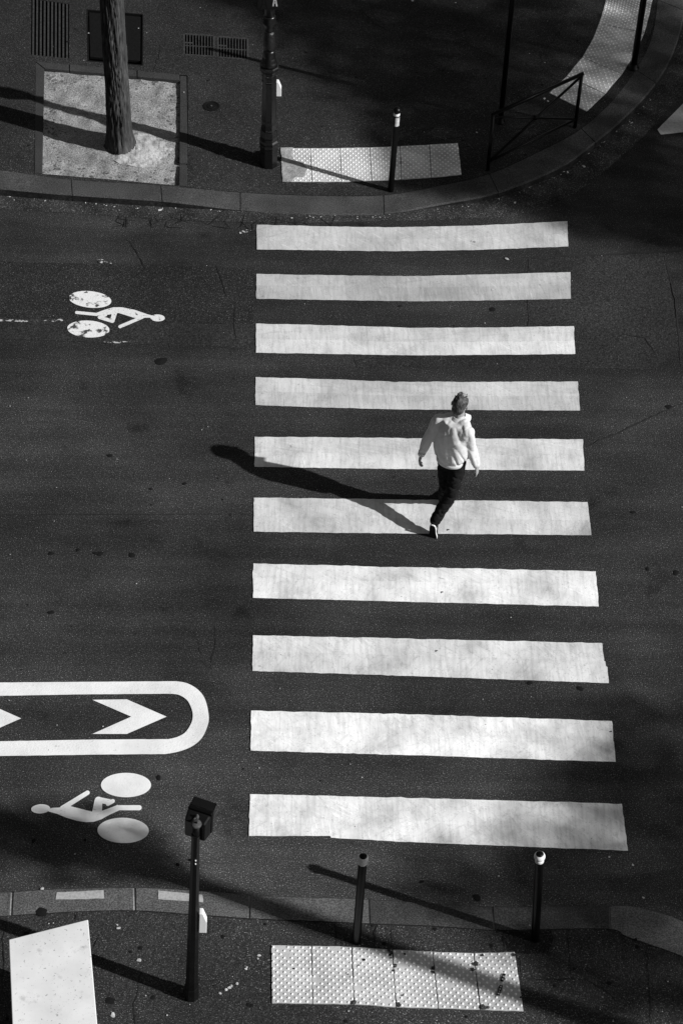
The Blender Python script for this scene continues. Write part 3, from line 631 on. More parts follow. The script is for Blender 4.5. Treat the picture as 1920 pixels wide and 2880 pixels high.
for k in range(300):
    u, v = R.random(), R.random(); q = (pit_in[0].lerp(pit_in[1], u)).lerp(pit_in[4].lerp(pit_in[2], u), v); blob(mb, q, R.uniform(.003, .007), 6, 1.3, zf=zsoil, dz=.004)
tag(mb.build('pebble', M['fleck'], tp), kind='stuff')

# ============================================================ TREES
def branch(mb, a, b, ra, rb, n=8): mb.tube(a, b, ra, rb, n)
def leaves(mb, c, rx, ry, rz, n, size):
    for _ in range(n):
        while True:
            q = Vector((R.uniform(-1, 1), R.uniform(-1, 1), R.uniform(-1, 1)))
            if q.length < 1 and q.length > .25 * R.random(): break
        p = Vector((c.x + q.x * rx, c.y + q.y * ry, c.z + q.z * rz)); s = size * R.uniform(.7, 1.3)
        d = Vector((R.gauss(0, 1), R.gauss(0, 1), R.gauss(0, .6))).normalized(); e = d.orthogonal().normalized(); e.rotate(Matrix.Rotation(R.uniform(0, 6.28), 3, d)); f = d.cross(e)
        mb.add([p - e * s, p - f * s * .55 + e * s * .1, p + e * s, p + f * s * .55 + e * s * .1], [(0, 1, 2, 3)])
def crown_clumps(mb, trunk_mb, fork, clumps, dens, size):
    for (c, r, k) in clumps:
        mid = fork.lerp(c, .5) + Vector((R.uniform(-.2, .2), R.uniform(-.2, .2), .15))
        branch(trunk_mb, fork, mid, .035, .022, 6); branch(trunk_mb, mid, c, .022, .008, 6)
        leaves(mb, c, r, r, r * .85, int(dens * k * r * r * 520), size)
def bark_trunk(base, top, r0_, r1_, flare, nz_=170, na=110):
    rings = []
    for i in range(nz_ + 1):
        t = i / nz_; z = t * (top - base).length; c = base.lerp(top, t); ring = []
        rr = r0_ + (r1_ - r0_) * min(1, z / 2.5) + flare * math.exp(-z / .16)
        for j in range(na):
            a = 2 * pi * j / na; tw = a + z * .35
            k = noise.noise(Vector((cos(tw) * 4.2, sin(tw) * 4.2, z * 1.6))); rid = abs(noise.noise(Vector((cos(tw) * 11, sin(tw) * 11, z * 2.2 + 4)))); lob = noise.noise(Vector((cos(a) * 1.2, sin(a) * 1.2, z * .6)))
            q = rr * (1 + .05 * lob) + .016 * k + .07 * min(rid, .28) - .012 + flare * .5 * max(0, sin(a * 4 + 1)) * math.exp(-z / .10)
            ring.append(c + Vector((cos(a) * q, sin(a) * q, 0)))
        rings.append(ring)
    return rings
tree = empty('street_tree', tb); tag(tree, 'ridged bark street tree trunk rising from the gravel pit', 'tree')
b0 = Vector((tb.x, tb.y, zsoil(tb.x, tb.y) - .05)); tt = Vector((tb.x - .03, tb.y + .03, 4.4))
mb = MB(); mb.ring_sweep(bark_trunk(b0, tt, .146, .128, .055)); tr = mb.build('trunk', M['bark'], tree, True)
br = MB(); lv = MB(); cl = []
for k in range(16):
    a = 2.4 * k; cl.append((Vector((tb.x + cos(a) * R.uniform(.6, 2.2), tb.y + .6 + sin(a) * R.uniform(.6, 2.0), R.uniform(5.6, 8.8))), R.uniform(.7, 1.1), 1))
crown_clumps(lv, br, tt, cl, 1.0, .085); br.build('limb', M['bark'], tree); lv.build('crown', M['leaf'], tree)

def shade_point(px, py, h):
    """place at height h whose shadow falls on the ground seen at this pixel"""
    g = G(px * 1.2245, py * 1.2245, .03); return g + SUN * ((h - .03) / SUN.z)
def far_tree(base, fork_h, clumps, label, dens=1.0, size=.10, r_=.16, fill=0, fillc=None, fillr=(1, 1, 1)):
    t = empty('street_tree', base); tag(t, label, 'tree', 'street trees out of view whose crowns shade the crossing')
    mb = MB(); fk = base + Vector((0, 0, fork_h)); mb.ring_sweep(bark_trunk(base - Vector((0, 0, .05)), fk, r_, r_ * .8, .05, 30, 20)); mb.build('trunk', M['bark'], t, True)
    br = MB(); lv = MB(); crown_clumps(lv, br, fk, clumps, dens, size)
    br.build('limb', M['bark'], t); lv.build('crown', M['leaf'], t)
# tree whose trunk shadow crosses the near kerb
g0 = G(640 * 1.2245, 2097 * 1.2245); tb2 = Vector((g0.x, g0.y, .04)) + Vector((cos(AZ), sin(AZ), 0)) * 11.0
cl = [(shade_point(370, 1985, 8.0), .20, 1.8), (shade_point(335, 1952, 8.2), .28, 1.8), (shade_point(265, 1930, 8.5), .36, 1.7), (shade_point(180, 1922, 8.8), .38, 1.7), (shade_point(95, 1925, 9.0), .36, 1.7), (shade_point(10, 1932, 9.3), .30, 1.7), (shade_point(-70, 1945, 9.5), .26, 1.7), (shade_point(220, 1985, 8.4), .28, 1.6), (shade_point(130, 1980, 8.6), .24, 1.5)]
for k in range(9): cl.append((shade_point(-760 - 40 * k + R.uniform(-40, 40), 1660 - 30 * k + R.uniform(-70, 70), 10 + .28 * k), R.uniform(.5, .8), 1.2))
far_tree(tb2, 7.9, cl, 'slim street tree on the near pavement whose trunk shadow crosses the kerb', 1.0, .06, .115)
# crown shading the lower right
cl = []
for px, py, r, k in [(1540, 1640, .5, .8), (1480, 1720, .6, .8), (1400, 1780, .6, .7), (1580, 1780, .8, 1), (1300, 1850, .55, .6), (1420, 1880, .7, .7), (1560, 1920, .9, 1), (1180, 1930, .5, .6), (1280, 1980, .6, .7), (1400, 2010, .7, 1), (1540, 2060, .9, 1), (1090, 2010, .42, .7), (1150, 2070, .5, .9), (1270, 2100, .6, 1), (1380, 2150, .7, 1.2), (1500, 2190, .8, 1.2), (1640, 2150, 1.0, 1.2), (1050, 2090, .34, .9), (1300, 2230, .5, .8), (1420, 2290, .6, 1), (1560, 2320, .8, 1), (1660, 1950, 1.0, 1.2), (1700, 1780, .9, 1), (1230, 2180, .35, .6), (1040, 2035, .4, .9), (985, 2070, .33, .9), (1010, 1970, .34, .7), (1500, 1800, .6, 1.3), (1520, 1990, .7, 1.6), (1540, 1700, .5, 1.2), (1500, 2120, .7, 1.6), (1350, 2090, .5, 1.2)]:
    cl.append((shade_point(px, py, R.uniform(12, 15)), r * .95, k))
c3_ = sum((c for c, r, k in cl), Vector()) / len(cl)
far_tree(Vector((c3_.x, c3_.y, .04)), 7, cl, 'broad leafy street tree shading the right end of the nearest stripes', .40, .075, .26)
# crowns shading the far corner
def far_crown(lst, h0, h1, label, dens=1.0):
    cl = [(shade_point(px, py, R.uniform(h0, h1)), r, k) for px, py, r, k in lst]; c = sum((q[0] for q in cl), Vector()) / len(cl)
    far_tree(Vector((c.x, c.y, .1)), 6.5, cl, label, dens * .95, .09, .26)
far_crown([(760, 30, .8, 1), (900, 60, .9, 1.1), (860, 170, .75, .9), (980, 190, .9, 1), (1080, 60, 1.0, 1.1), (1000, 310, .7, .8), (1120, 230, .9, 1), (1100, 360, .6, .9), (640, 20, .7, .9), (560, -20, .6, .9), (450, -30, .6, .8), (720, 120, .5, .7), (660, 90, .4, .6), (760, 215, .38, .6), (860, 275, .4, .7), (700, 165, .36, .6), (830, 190, .5, .9), (900, 230, .5, .9), (960, 375, .45, 1.3), (1040, 395, .45, 1.5), (900, 320, .4, 1.1), (1110, 420, .42, 1.5), (990, 425, .3, 1.2), (900, 400, .22, .8), (1160, 330, .5, 1.3), (1060, 300, .5, 1.3)], 13, 16, 'tall leafy tree down the side street shading the middle of the far pavement')
far_crown([(1250, 100, 1.0, 1), (1400, 60, 1.0, 1.1), (1300, 300, .9, 1.1), (1430, 250, .9, .8), (1230, 420, .6, 1), (1380, 430, .75, 1.1), (1500, 400, .8, 1.2), (1560, 150, 1.0, 1), (1540, 530, .55, 1.1), (1420, 520, .5, 1), (1300, 490, .42, .9), (1640, 460, .8, 1.2), (1680, 250, 1, 1.1)], 13, 16, 'taller leafy tree down the side street shading the rounded corner')

# ============================================================ ADDED BUILDINGS (out of view, put in only to block sky light)
M['facade'] = mat('pale_stone_facade', .20, [(1.5, 4, [(.3, .8), (.7, 1.15)]), (40, 2, [(.3, .85), (.7, 1.1)])], .9, (30, .2))
M['roof'] = mat('zinc_roof', .10, [(2, 3, [(.3, .8), (.7, 1.2)])], .5)
M['pane'] = mat('window_glass', .02, [], .08, spec=.5)
def added_building(x0, x1, y0, y1, h, face, label):
    """block with storeys of framed windows on the street side (face = -1 looks to -y, +1 to +y)"""
    e = empty('sky_blocking_building', ((x0 + x1) / 2, (y0 + y1) / 2, .12)); tag(e, label, 'added_building')
    mb = MB(); mb.prism([(x0, y0), (x1, y0), (x1, y1), (x0, y1)], 0, h); mb.build('wall', M['facade'], e)
    mb = MB(); mb.ring_sweep([[V_(x0 - .3, y0 - .3, h), V_(x1 + .3, y0 - .3, h), V_(x1 + .3, y1 + .3, h), V_(x0 - .3, y1 + .3, h)], [V_(x0 - .3, y0 - .3, h + .4), V_(x1 + .3, y0 - .3, h + .4), V_(x1 + .3, y1 + .3, h + .4), V_(x0 - .3, y1 + .3, h + .4)], [V_(x0 + 1.5, y0 + 1.5, h + 3), V_(x1 - 1.5, y0 + 1.5, h + 3), V_(x1 - 1.5, y1 - 1.5, h + 3), V_(x0 + 1.5, y1 - 1.5, h + 3)]]); mb.build('roof', M['roof'], e)
    yf = y0 if face < 0 else y1; n = int((x1 - x0) / 2.6); fl = int(h / 3.2); me = mg = None
    for i in range(n):
        for j in range(fl):
            c = V_(x0 + (i + .5) * (x1 - x0) / n, yf, 1.75 + j * 3.2)
            if me is None:
                mb = MB()
                for a, b, cx, cz in [(.62, .06, 0, .98), (.62, .06, 0, -.98), (.06, .92, -.56, 0), (.06, .92, .56, 0), (.03, .92, 0, 0)]: mb.box(V_(cx, face * .04, cz), V_(a, 0, 0), V_(0, .05, 0), V_(0, 0, b))
                me = bpy.data.meshes.new('window'); me.from_pydata([tuple(q) for q in mb.v], [], mb.f); me.materials.append(M['roof'])
                mg = bpy.data.meshes.new('pane'); mb = MB(); mb.box(V_(0, face * .012, 0), V_(.5, 0, 0), V_(0, .01, 0), V_(0, 0, .92)); mg.from_pydata([tuple(q) for q in mb.v], [], mb.f); mg.materials.append(M['pane'])
            w_ = link('window', me, None, e); w_.location = c - e.location; link('pane', mg, None, w_)
V_ = lambda x, y, z: Vector((x, y, z))
added_building(-46, 2, 33, 45, 19, -1, 'unseen stone block added behind the far pavement to cut the sky light')
added_building(19, 46, 27, 42, 19, -1, 'unseen stone block added across the side street to cut the sky light')
added_building(-46, 12, -14, -1.5, 19, 1, 'unseen stone block added on the near side of the street to cut the sky light')

# ============================================================ STREET FURNITURE
# ---- bollards
def lean(e, base, h, px):
    """tip a post sideways until its top stands at pixel column px"""
    lo, hi = -.2, .2
    for _ in range(30):
        m = (lo + hi) / 2; v = base + Vector((sin(m) * h, 0, cos(m) * h)) - CAMP
        if 960 + F * v.dot(RX) / v.dot(D_) < px: lo = m
        else: hi = m
    e.rotation_euler = (0, lo, 0)
def bollard(base, top_px, label, white, tx):
    h = zat(base, top_px); e = empty('bollard', base); tag(e, label, 'bollard', 'slim round-headed bollards by the crossing')
    r_ = .037; mb = MB(); mb.lathe(base, [(r_ * 1.02, -.03), (r_ * 1.02, .02), (r_, .03), (r_, h - .13), (r_ * .98, h - .125)], 24); mb.build('post', M['blackpaint'], e, True)
    mb = MB(); mb.lathe(base + Vector((0, 0, h - .125)), [(r_ * .9, 0), (r_ * 1.02, .005), (r_ * 1.02, .03), (r_ * .8, .04), (.0, .041)], 24); mb.build('collar', M['white'], e, True)
    lean(e, base, h, tx * 1.2245); rb = .047; c = base + Vector((0, 0, h - .055))
    def ball(t0, t1, m, nm, rr):
        mb = MB(); mb.lathe(c, [(max(rr * cos(t0 + (t1 - t0) * i / 12), .0008), rr * sin(t0 + (t1 - t0) * i / 12)) for i in range(13)], 24); return mb.build(nm, m, e, True)
    if white:
        ball(-1.3, .85, M['white'], 'ball', rb); ball(.80, 1.569, M['blackpaint'], 'ball_cap', rb * 1.012)
    else:
        ball(-1.3, 1.569, M['blackpaint'], 'ball', rb)
        n = 10; mb = MB(); rr = r_ * 1.03; a0 = -2.0; v = []
        for i in range(n + 1):
            a = a0 + 2.1 * i / n; v += [base + Vector((cos(a) * rr, sin(a) * rr, h - .26)), base + Vector((cos(a) * rr, sin(a) * rr, h - .135))]
        mb.add(v, [(2 * i, 2 * i + 2, 2 * i + 3, 2 * i + 1) for i in range(n)]); mb.build('sticker', M['fleck'], e)
bollard(onnear(818 * 1.2245, 2163 * 1.2245), 1963 * 1.2245, 'white-headed bollard crossed by a shadow, behind the middle of the near tactile paving', True, 834)
bollard(onnear(1228 * 1.2245, 2158 * 1.2245), 1958 * 1.2245, 'white-headed bollard on the dark repair patch at the lower right', True, 1239)
bollard(onfar(897 * 1.2245, 438 * 1.2245), 245 * 1.2245, 'black-headed bollard with a pale sticker on the far tactile paving', False, 912)

# ---- sign posts
def sign_post(px, py, r_, hgt, label):
    b = onfar(px * 1.2245, py * 1.2245); e = empty('sign_post', b); tag(e, label, 'post', 'plain black posts at the far corner')
    mb = MB(); mb.lathe(b, [(r_, -.05), (r_, hgt), (r_ * .9, hgt + .02), (.001, hgt + .03)], 16); mb.build('pole', M['blackpaint'], e, True)
    mb = MB(); mb.lathe(b, [(r_ * 1.9, -.02), (r_ * 1.9, .015), (r_ * 1.35, .025), (r_ * 1.3, .06), (r_ * 1.02, .07)], 16); mb.build('base_collar', M['blackpaint'], e, True)
sign_post(1148, 280, .033, 2.6, 'thin black post standing behind the cross-braced barrier')
sign_post(1453, 156, .042, 2.6, 'thicker black post beside the curved tactile paving')

# ---- cross-braced barrier
b1 = onfar(1119 * 1.2245, 391 * 1.2245); b2 = onfar(1319 * 1.2245, 293 * 1.2245); h1 = zat(b1, 263 * 1.2245); h2 = zat(b2, 170 * 1.2245)
ba = empty('pedestrian_barrier', (b1 + b2) / 2); tag(ba, 'black tubular pedestrian barrier with crossed diagonal braces at the kerb corner', 'barrier')
T1 = b1 + Vector((0, 0, h1)); T2 = b2 + Vector((0, 0, h2)); V = Vector
def tubepart(nm, a, b, r_):
    mb = MB(); mb.tube(a, b, r_, r_, 12); return mb.build(nm, M['blackpaint'], ba, True)
tubepart('post', b1 - V((0, 0, .05)), T1, .023); tubepart('post', b2 - V((0, 0, .05)), T2, .023)
ax = (T2 - T1).normalized(); tubepart('top_rail', T1 - ax * .02, T2 + ax * .02, .0235)
L1 = b1 + V((0, 0, .13)); L2 = b2 + V((0, 0, .13)); tubepart('bottom_rail', L1, L2, .016)
tubepart('diagonal_brace', L1, T2 - V((0, 0, .03)), .017); tubepart('diagonal_brace', L2, T1 - V((0, 0, .03)), .012)
cx_ = (L1 + T2 + L2 + T1) / 4; mb = MB(); mb.lathe(cx_ - V((0, 0, .03)), [(.02, 0), (.034, .012), (.034, .045), (.02, .058), (.001, .06)], 14); mb.build('hub', M['blackpaint'], ba, True)

# ---- ornate lamp post
lb = onfar(617 * 1.2245, 376 * 1.2245); lamp = empty('lamp_post', lb); tag(lamp, 'ornate black cast iron lamp post on an octagonal pedestal beside the tree pit', 'lamp post')
lz = lambda py: zat(lb, py)
sc2 = lambda y: lz(230 + y / 9.41) ; sc1 = lambda y: lz(y / 9.8)
def oct_ring(hw, z, ch=.30):
    c = hw * (1 - ch * 1.0); pts = [(hw, -c * .62), (hw, c * .62), (c * .62, hw), (-c * .62, hw), (-hw, c * .62), (-hw, -c * .62), (-c * .62, -hw), (c * .62, -hw)]
    return [lb + Vector((x, y, z)) for x, y in pts]
def oct_part(nm, prof, m=None, smooth=False):
    mb = MB(); mb.ring_sweep([oct_ring(h, z) for h, z in prof]); return mb.build(nm, m or M['iron'], lamp, smooth)
y_ = sc2
oct_part('plinth', [(.104, -.05), (.104, y_(1830)), (.107, y_(1818)), (.107, y_(1805))])
oct_part('pedestal_base', [(.102, y_(1806)), (.102, y_(1700)), (.112, y_(1680)), (.112, y_(1655)), (.106, y_(1600)), (.112, y_(1570)), (.112, y_(1540)), (.100, y_(1505)), (.097, y_(1430)), (.107, y_(1410)), (.107, y_(1385)), (.094, y_(1290)), (.090, y_(1240))])
oct_part('pedestal_shaft', [(.087, y_(1242)), (.087, y_(1060)), (.084, y_(1000)), (.078, y_(60)), (.078, sc1(2040)), (.086, sc1(1960)), (.104, sc1(1895)), (.110, sc1(1870)), (.110, sc1(1815)), (.098, sc1(1795))])
for yy in (y_(1225), y_(1080), sc1(2200), sc1(2050)):   # rope mouldings
    mb = MB(); hw = .088 if yy < .6 else .080
    for k in range(4):
        mb = MB(); rot = Matrix.Rotation(k * pi / 2, 3, 'Z')
        for i in range(9):
            p = rot @ Vector((-hw * .42 + hw * .84 * i / 8, -hw - .001, yy)); d = rot @ Vector((.5, 0, .8)).normalized(); mb.tube(lb + p - d * .011, lb + p + d * .011, .0055, .0055, 6)
        mb.build('rope_moulding', M['iron'], lamp, True)
for k in range(4):    # raised panel frames on the shaft faces
    rot = Matrix.Rotation(k * pi / 2, 3, 'Z'); za, zb = y_(960), y_(90)
    mb = MB()
    for x0, x1, q0, q1 in [(-.036, -.030, za, zb), (.030, .036, za, zb), (-.036, .036, za - .008, za), (-.036, .036, zb, zb + .008)]:
        v = [lb + rot @ Vector((x, -.0885 + (.005 if x is None else 0) + (.0085 * (z - za) / (zb - za)), z)) for x, z in ((x0, q0), (x1, q0), (x1, q1), (x0, q1))]
        inn = [p + rot @ Vector((0, .02, 0)) for p in v]; mb.add(v + inn, [(0, 1, 2, 3), (1, 0, 4, 5), (2, 1, 5, 6), (3, 2, 6, 7), (0, 3, 7, 4)])
    mb.build('panel_frame', M['iron'], lamp)
prof = [(.096, 1800), (.100, 1740), (.092, 1690), (.083, 1660), (.086, 1620), (.072, 1580), (.070, 1540), (.076, 1510), (.068, 1480), (.072, 1450), (.064, 1410), (.060, 1370)]
mb = MB(); mb.lathe(lb, [(r_, sc1(y)) for r_, y in prof], 28); mb.build('turned_collar', M['iron'], lamp, True)
mb = MB(); pr_ = [(.060, 1372), (.070, 1290), (.073, 1200), (.068, 1080), (.060, 930), (.056, 840)]; mb.lathe(lb, [(r_, sc1(y)) for r_, y in pr_], 36); mb.build('ornamented_shaft', M['ironrel'], lamp, True)
mb = MB(); pr_ = [(.058, 842), (.062, 820), (.058, 790), (.062, 700), (.078, 640), (.080, 590), (.070, 560), (.076, 520), (.068, 490), (.072, 450), (.060, 420)]; mb.lathe(lb, [(r_, sc1(y)) for r_, y in pr_], 28); mb.build('ring_moulding', M['iron'], lamp, True)
zt = sc1(422); mb = MB(); mb.lathe(lb, [(.058, zt), (.060, zt + .15), (.052, zt + .5), (.045, 3.3), (.07, 3.34), (.07, 3.38), (.04, 3.42)], 24); mb.build('upper_column', M['ironrel'], lamp, True)
# lantern above the picture
zl = 3.42; mb = MB(); mb.lathe(lb, [(.05, zl), (.10, zl + .05), (.17, zl + .45), (.17, zl + .47), (.19, zl + .48), (.10, zl + .62), (.05, zl + .70), (.03, zl + .74), (.001, zl + .80)], 8, pi / 8); mb.build('lantern', M['iron'], lamp)
# lettered collar plates at the top of the view
zp0 = sc1(118); zp1 = zp0 + .22; cb = MB()
cb.box(lb + V((-.008, -.035, (zp0 + zp1) / 2)), V((.135, .0, 0)), V((0, .075, 0)), V((0, 0, (zp1 - zp0) / 2))); plate = cb.build('lettered_box', M['housing'], lamp, bevel=.006)
def letter_A(cx, w_, z0, hh, m, yoff=-.1125):
    mb = MB()
    def s(a, b, t=.008):
        a = V((a[0], yoff, a[1])); b = V((b[0], yoff, b[1])); d = (b - a).normalized(); n_ = V((-d.z, 0, d.x)) * t; mb.add([lb + a - n_, lb + b - n_, lb + b + n_, lb + a + n_], [(0, 1, 2, 3)])
    s((cx - w_, z0), (cx - w_ * .12, z0 + hh)); s((cx + w_, z0), (cx + w_ * .12, z0 + hh)); s((cx - w_ * .55, z0 + hh * .35), (cx + w_ * .55, z0 + hh * .35), .006)
    mb.build('letter', m, plate)
letter_A(.062, .022, zp0 + .045, .13, M['fleck']); letter_A(-.065, .035, zp0 + .01, .16, M['cover'])
# faceted white call boxes
def call_box(base, z0, z1_, x0, parent, d=.035, wd=.06):
    """white box with a sloping top on the sun side of a post"""
    pf = [(x0, z0), (x0 + wd, z0), (x0 + wd, z0 + (z1_ - z0) * .55), (x0 + wd * .45, z1_), (x0, z1_)]
    mb = MB(); mb.ring_sweep([[base + V((x, -d, z)) for x, z in pf], [base + V((x, d, z)) for x, z in pf]]); return mb.build('call_box', M['white'], parent, bevel=.004)
call_box(lb, y_(340), sc1(2150) - .04, .086, lamp)

# ---- pedestrian signal post
gb = onnear(440 * 1.2245, 2288 * 1.2245); sp_ = empty('signal_post', gb); tag(sp_, 'black tapered pedestrian signal post seen from behind, lamp housing on top', 'traffic signal')
ht = zat(gb, 1884 * 1.2245) - .21; lean(sp_, gb, ht + .15, 450 * 1.2245)
tilt = Vector((.02, 0, 0))
mb = MB(); N = 8
rg = lambda r_, z: [gb + Vector((cos(2 * pi * i / N + pi / 8) * r_, sin(2 * pi * i / N + pi / 8) * r_, z)) for i in range(N)]
mb.ring_sweep([rg(.062, -.05), rg(.062, .16), rg(.057, .17), rg(.034, ht + .02)]); mb.build('pole', M['housing'], sp_)
mb = MB(); mb.ring_sweep([rg(.066, .02), rg(.066, .15), rg(.062, .165)]); mb.build('base_sleeve', M['housing'], sp_)
ang = radians(-20); ux = V((cos(ang), sin(ang), 0)); uy = V((-sin(ang), cos(ang), 0)); uz = V((0, 0, 1))
hw, hh = .100, .122; hc = gb + V((.0, 0, ht + .025)) + uy * .085 - ux * .02
def hexa(nm, c, prof_back, prof_front, m, bev=.02):
    mb = MB(); mb.ring_sweep([[c + ux * x + uy * prof_back[0] + uz * z for x, z in prof_back[1]], [c + ux * x + uy * prof_front[0] + uz * z for x, z in prof_front[1]]]); return mb.build(nm, m, sp_, bevel=bev)
bx = lambda a, b: [(-a, -b), (a, -b), (a, b), (-a, b)]
hexa('housing_back', hc, (-.055, bx(hw * .86, hh * .88)), (.045, bx(hw, hh)), M['housing'], .018)
hexa('housing_front', hc, (.047, bx(hw * 1.02, hh * 1.02)), (.085, bx(hw * 1.02, hh * 1.02)), M['blackpaint'], .012)
mb = MB()   # visor
for a, b in (((-hw * .98, -.02), (-hw * .98, hh)), ((-hw * .98, hh), (hw * .98, hh)), ((hw * .98, hh), (hw * .98, -.02))):
    q = [hc + ux * a[0] + uz * a[1] + uy * .085, hc + ux * b[0] + uz * b[1] + uy * .085, hc + ux * b[0] * .96 + uz * (b[1] * .93) + uy * .17, hc + ux * a[0] * .96 + uz * (a[1] * .93) + uy * (.17 if a[1] > 0 else .09)]
    if b[1] < 0: q[2] = hc + ux * b[0] * .96 + uz * (b[1] * .93) + uy * .09
    qi = [p - uz * .006 if abs(a[1] - b[1]) < .01 else p - ux * .006 * (1 if a[0] > 0 else -1) for p in q]
    mb.add(q + qi, [(0, 1, 2, 3), (7, 6, 5, 4), (0, 4, 5, 1), (1, 5, 6, 2), (2, 6, 7, 3), (3, 7, 4, 0)])
mb.build('visor', M['housing'], sp_)
mb = MB(); bt_ = hc - uy * .075 + ux * .02; mb.tube(bt_ - uz * .15, bt_ + uz * .125, .027, .027, 12); mb.build('mounting_tube', M['housing'], sp_, True)
mb = MB(); mb.lathe(bt_ + uz * .125, [(.036, -.02), (.042, 0), (.038, .012), (.0, .014)], 18); cpd = mb.build('cap', M['disc'], sp_, True)
mb = MB(); mb.lathe(bt_ + uz * .139, [(.008, 0), (.008, .01), (.0, .012)], 8); mb.build('screw', M['blackpaint'], cpd)
mb = MB(); c_ = hc + uz * (hh + .0) - uy * .01; mb.lathe(c_, [(.016, -.02), (.016, .012), (.008, .016), (.008, .03), (.0, .032)], 10); mb.tube(c_ + uz * .01, c_ - uy * .05 - uz * .02 - ux * .03, .007, .007, 8); mb.build('bracket', M['disc'], sp_, True)
mb = MB(); z_ = ht - .30; mb.tube(gb + V((-.055, -.01, z_)), gb + V((-.03, -.01, z_)), .008, .008, 8)
mb.build('bolt', M['blackpaint'], sp_)
for dz in (0, .045): mb = MB(); mb.lathe(gb + V((.006, -.037, z_ + dz - .02)), [(.006, 0), (.006, .010), (.0, .012)], 8); mb.build('screw', M['white'], sp_)
call_box(gb, zat(gb, 2135 * 1.2245), zat(gb, 2095 * 1.2245) + .02, .047, sp_, .03, .062)

# ---- white utility cabinet, lower left corner
ch_ = 1.28; A = G(*LS([(73, 510)])[0], ch_); B = G(*LS([(695, 352)])[0], ch_); Ar = G(*LS([(100, 1176)])[0], ch_); Br = G(*LS([(767, 1176)])[0], ch_)
Ae = A + (Ar - A) * 1.5; Be = B + (Br - B) * 1.45
cb = empty('utility_cabinet', ((A + Be) / 2).xy.to_3d() + V((0, 0, .05))); tag(cb, 'white topped utility cabinet with a dirty lid at the lower left corner', 'cabinet')
ctr = (A + B + Ae + Be) / 4; shr = lambda p, k: ctr + (p - ctr) * k
mb = MB(); mb.prism([p.xy for p in (A, B, Be, Ae)], ch_ - .035, ch_); mb.build('lid', M['cabinet'], cb, bevel=.006)
mb = MB(); mb.prism([shr(p, .965).xy for p in (A, B, Be, Ae)], .12, ch_ - .0355); body_ = mb.build('body', M['cabside'], cb)
mb = MB(); mb.prism([shr(p, .94).xy for p in (A, B, Be, Ae)], .0, .1195); mb.build('plinth', M['cover'], cb)
fw = shr(Be, .965) - shr(Ae, .965); o_ = shr(Ae, .965); nrm = V((fw.y, -fw.x, 0)).normalized()
if nrm.dot(ctr - o_) > 0: nrm = -nrm
for k in range(2):
    a, b = o_ + fw * (.04 + .47 * k), o_ + fw * (.49 + .47 * k); mb = MB(); c = (a + b) / 2
    mb.box(V((c.x, c.y, .68)) + nrm * .008, (b - a) / 2, nrm * .008, V((0, 0, .5))); d = mb.build('door', M['cabside'], cb, bevel=.004)
    mb = MB(); mb.box(V((c.x, c.y, .72)) + nrm * .025 + (b - a) * .4 * (1 if k == 0 else -1), (b - a).normalized() * .012, nrm * .01, V((0, 0, .06))); mb.build('handle', M['disc'], d, bevel=.003)

# ============================================================ THE WALKING MAN
def PM(zx, zy, z): return G(1100 + zx / 4.9, 1060 + zy / 4.9, z)
head = PM(950, 372, 1.62); neck = PM(930, 560, 1.45); ls = PM(650, 585, 1.40); rs = PM(1060, 750, 1.42)
le = PM(490, 870, 1.13); lw = PM(415, 1060, .93); re = PM(1098, 985, 1.12); rw = PM(1170, 1215, .91)
fwd = Vector((.36, .93, 0)).normalized(); rgt = Vector((fwd.y, -fwd.x, 0)); UP = Vector((0, 0, 1))
pel = PM(790, 1195, .93) + fwd * .10
lhip = pel - rgt * .085 - UP * .02; rhip = pel + rgt * .085 - UP * .02
lkn = PM(735, 1505, .5) + fwd * .02; lan = PM(722, 1660, .10); rkn = PM(820, 1625, .49); ran = PM(596, 1985, .19); rto = PM(583, 2165, .03)
def ball_(mb, c, rx, ry, rz, ax=None, n=16, m=10):
    X, Y, Z_ = ax or (Vector((1, 0, 0)), Vector((0, 1, 0)), UP)
    mb.ring_sweep([[c + X * (cos(2 * pi * j / n) * cos(t) * rx) + Y * (sin(2 * pi * j / n) * cos(t) * ry) + Z_ * (sin(t) * rz) for j in range(n)] for t in [-pi / 2 * .98 + pi * .98 * i / m for i in range(m + 1)]])
def caps(mb, pts, n=14):
    """chain of tapered capsules (point, radius)"""
    for (a, ra), (b, rb) in zip(pts[:-1], pts[1:]): mb.tube(a, b, ra, rb, n)
    for a, ra in pts: ball_(mb, a, ra, ra, ra, n=12, m=8)
def loft(mb, secs, n=24):
    mb.ring_sweep([[c + X * (cos(2 * pi * j / n) * rx) + Y * (sin(2 * pi * j / n) * ry) for j in range(n)] for c, X, Y, rx, ry in secs])
def solid(mb, name, m, parent, voxel=.008, smooth_it=6, disp=None):
    """weld the pieces into one continuous skin"""
    me = bpy.data.meshes.new('tmp'); me.from_pydata([tuple(v) for v in mb.v], [], mb.f)
    o = bpy.data.objects.new('tmp', me); C.objects.link(o)
    bm = bmesh.new(); bm.from_mesh(me); bmesh.ops.recalc_face_normals(bm, faces=bm.faces); bm.to_mesh(me); bm.free()
    md = o.modifiers.new('r', 'REMESH'); md.mode = 'VOXEL'; md.voxel_size = voxel
    if smooth_it: s = o.modifiers.new('s', 'SMOOTH'); s.factor = .5; s.iterations = smooth_it
    dg = bpy.context.evaluated_depsgraph_get(); me2 = bpy.data.meshes.new_from_object(o.evaluated_get(dg)); bpy.data.objects.remove(o)
    if disp:
        nr = [v.normal.copy() for v in me2.vertices]
        for v, q in zip(me2.vertices, nr): v.co = v.co + q * disp(v.co)
    off = parent.location if parent else None
    if off is not None:
        for v in me2.vertices: v.co = v.co - off
    me2.polygons.foreach_set('use_smooth', [True] * len(me2.polygons)); me2.name = name; me2.materials.clear()
    return link(name, me2, m, parent)
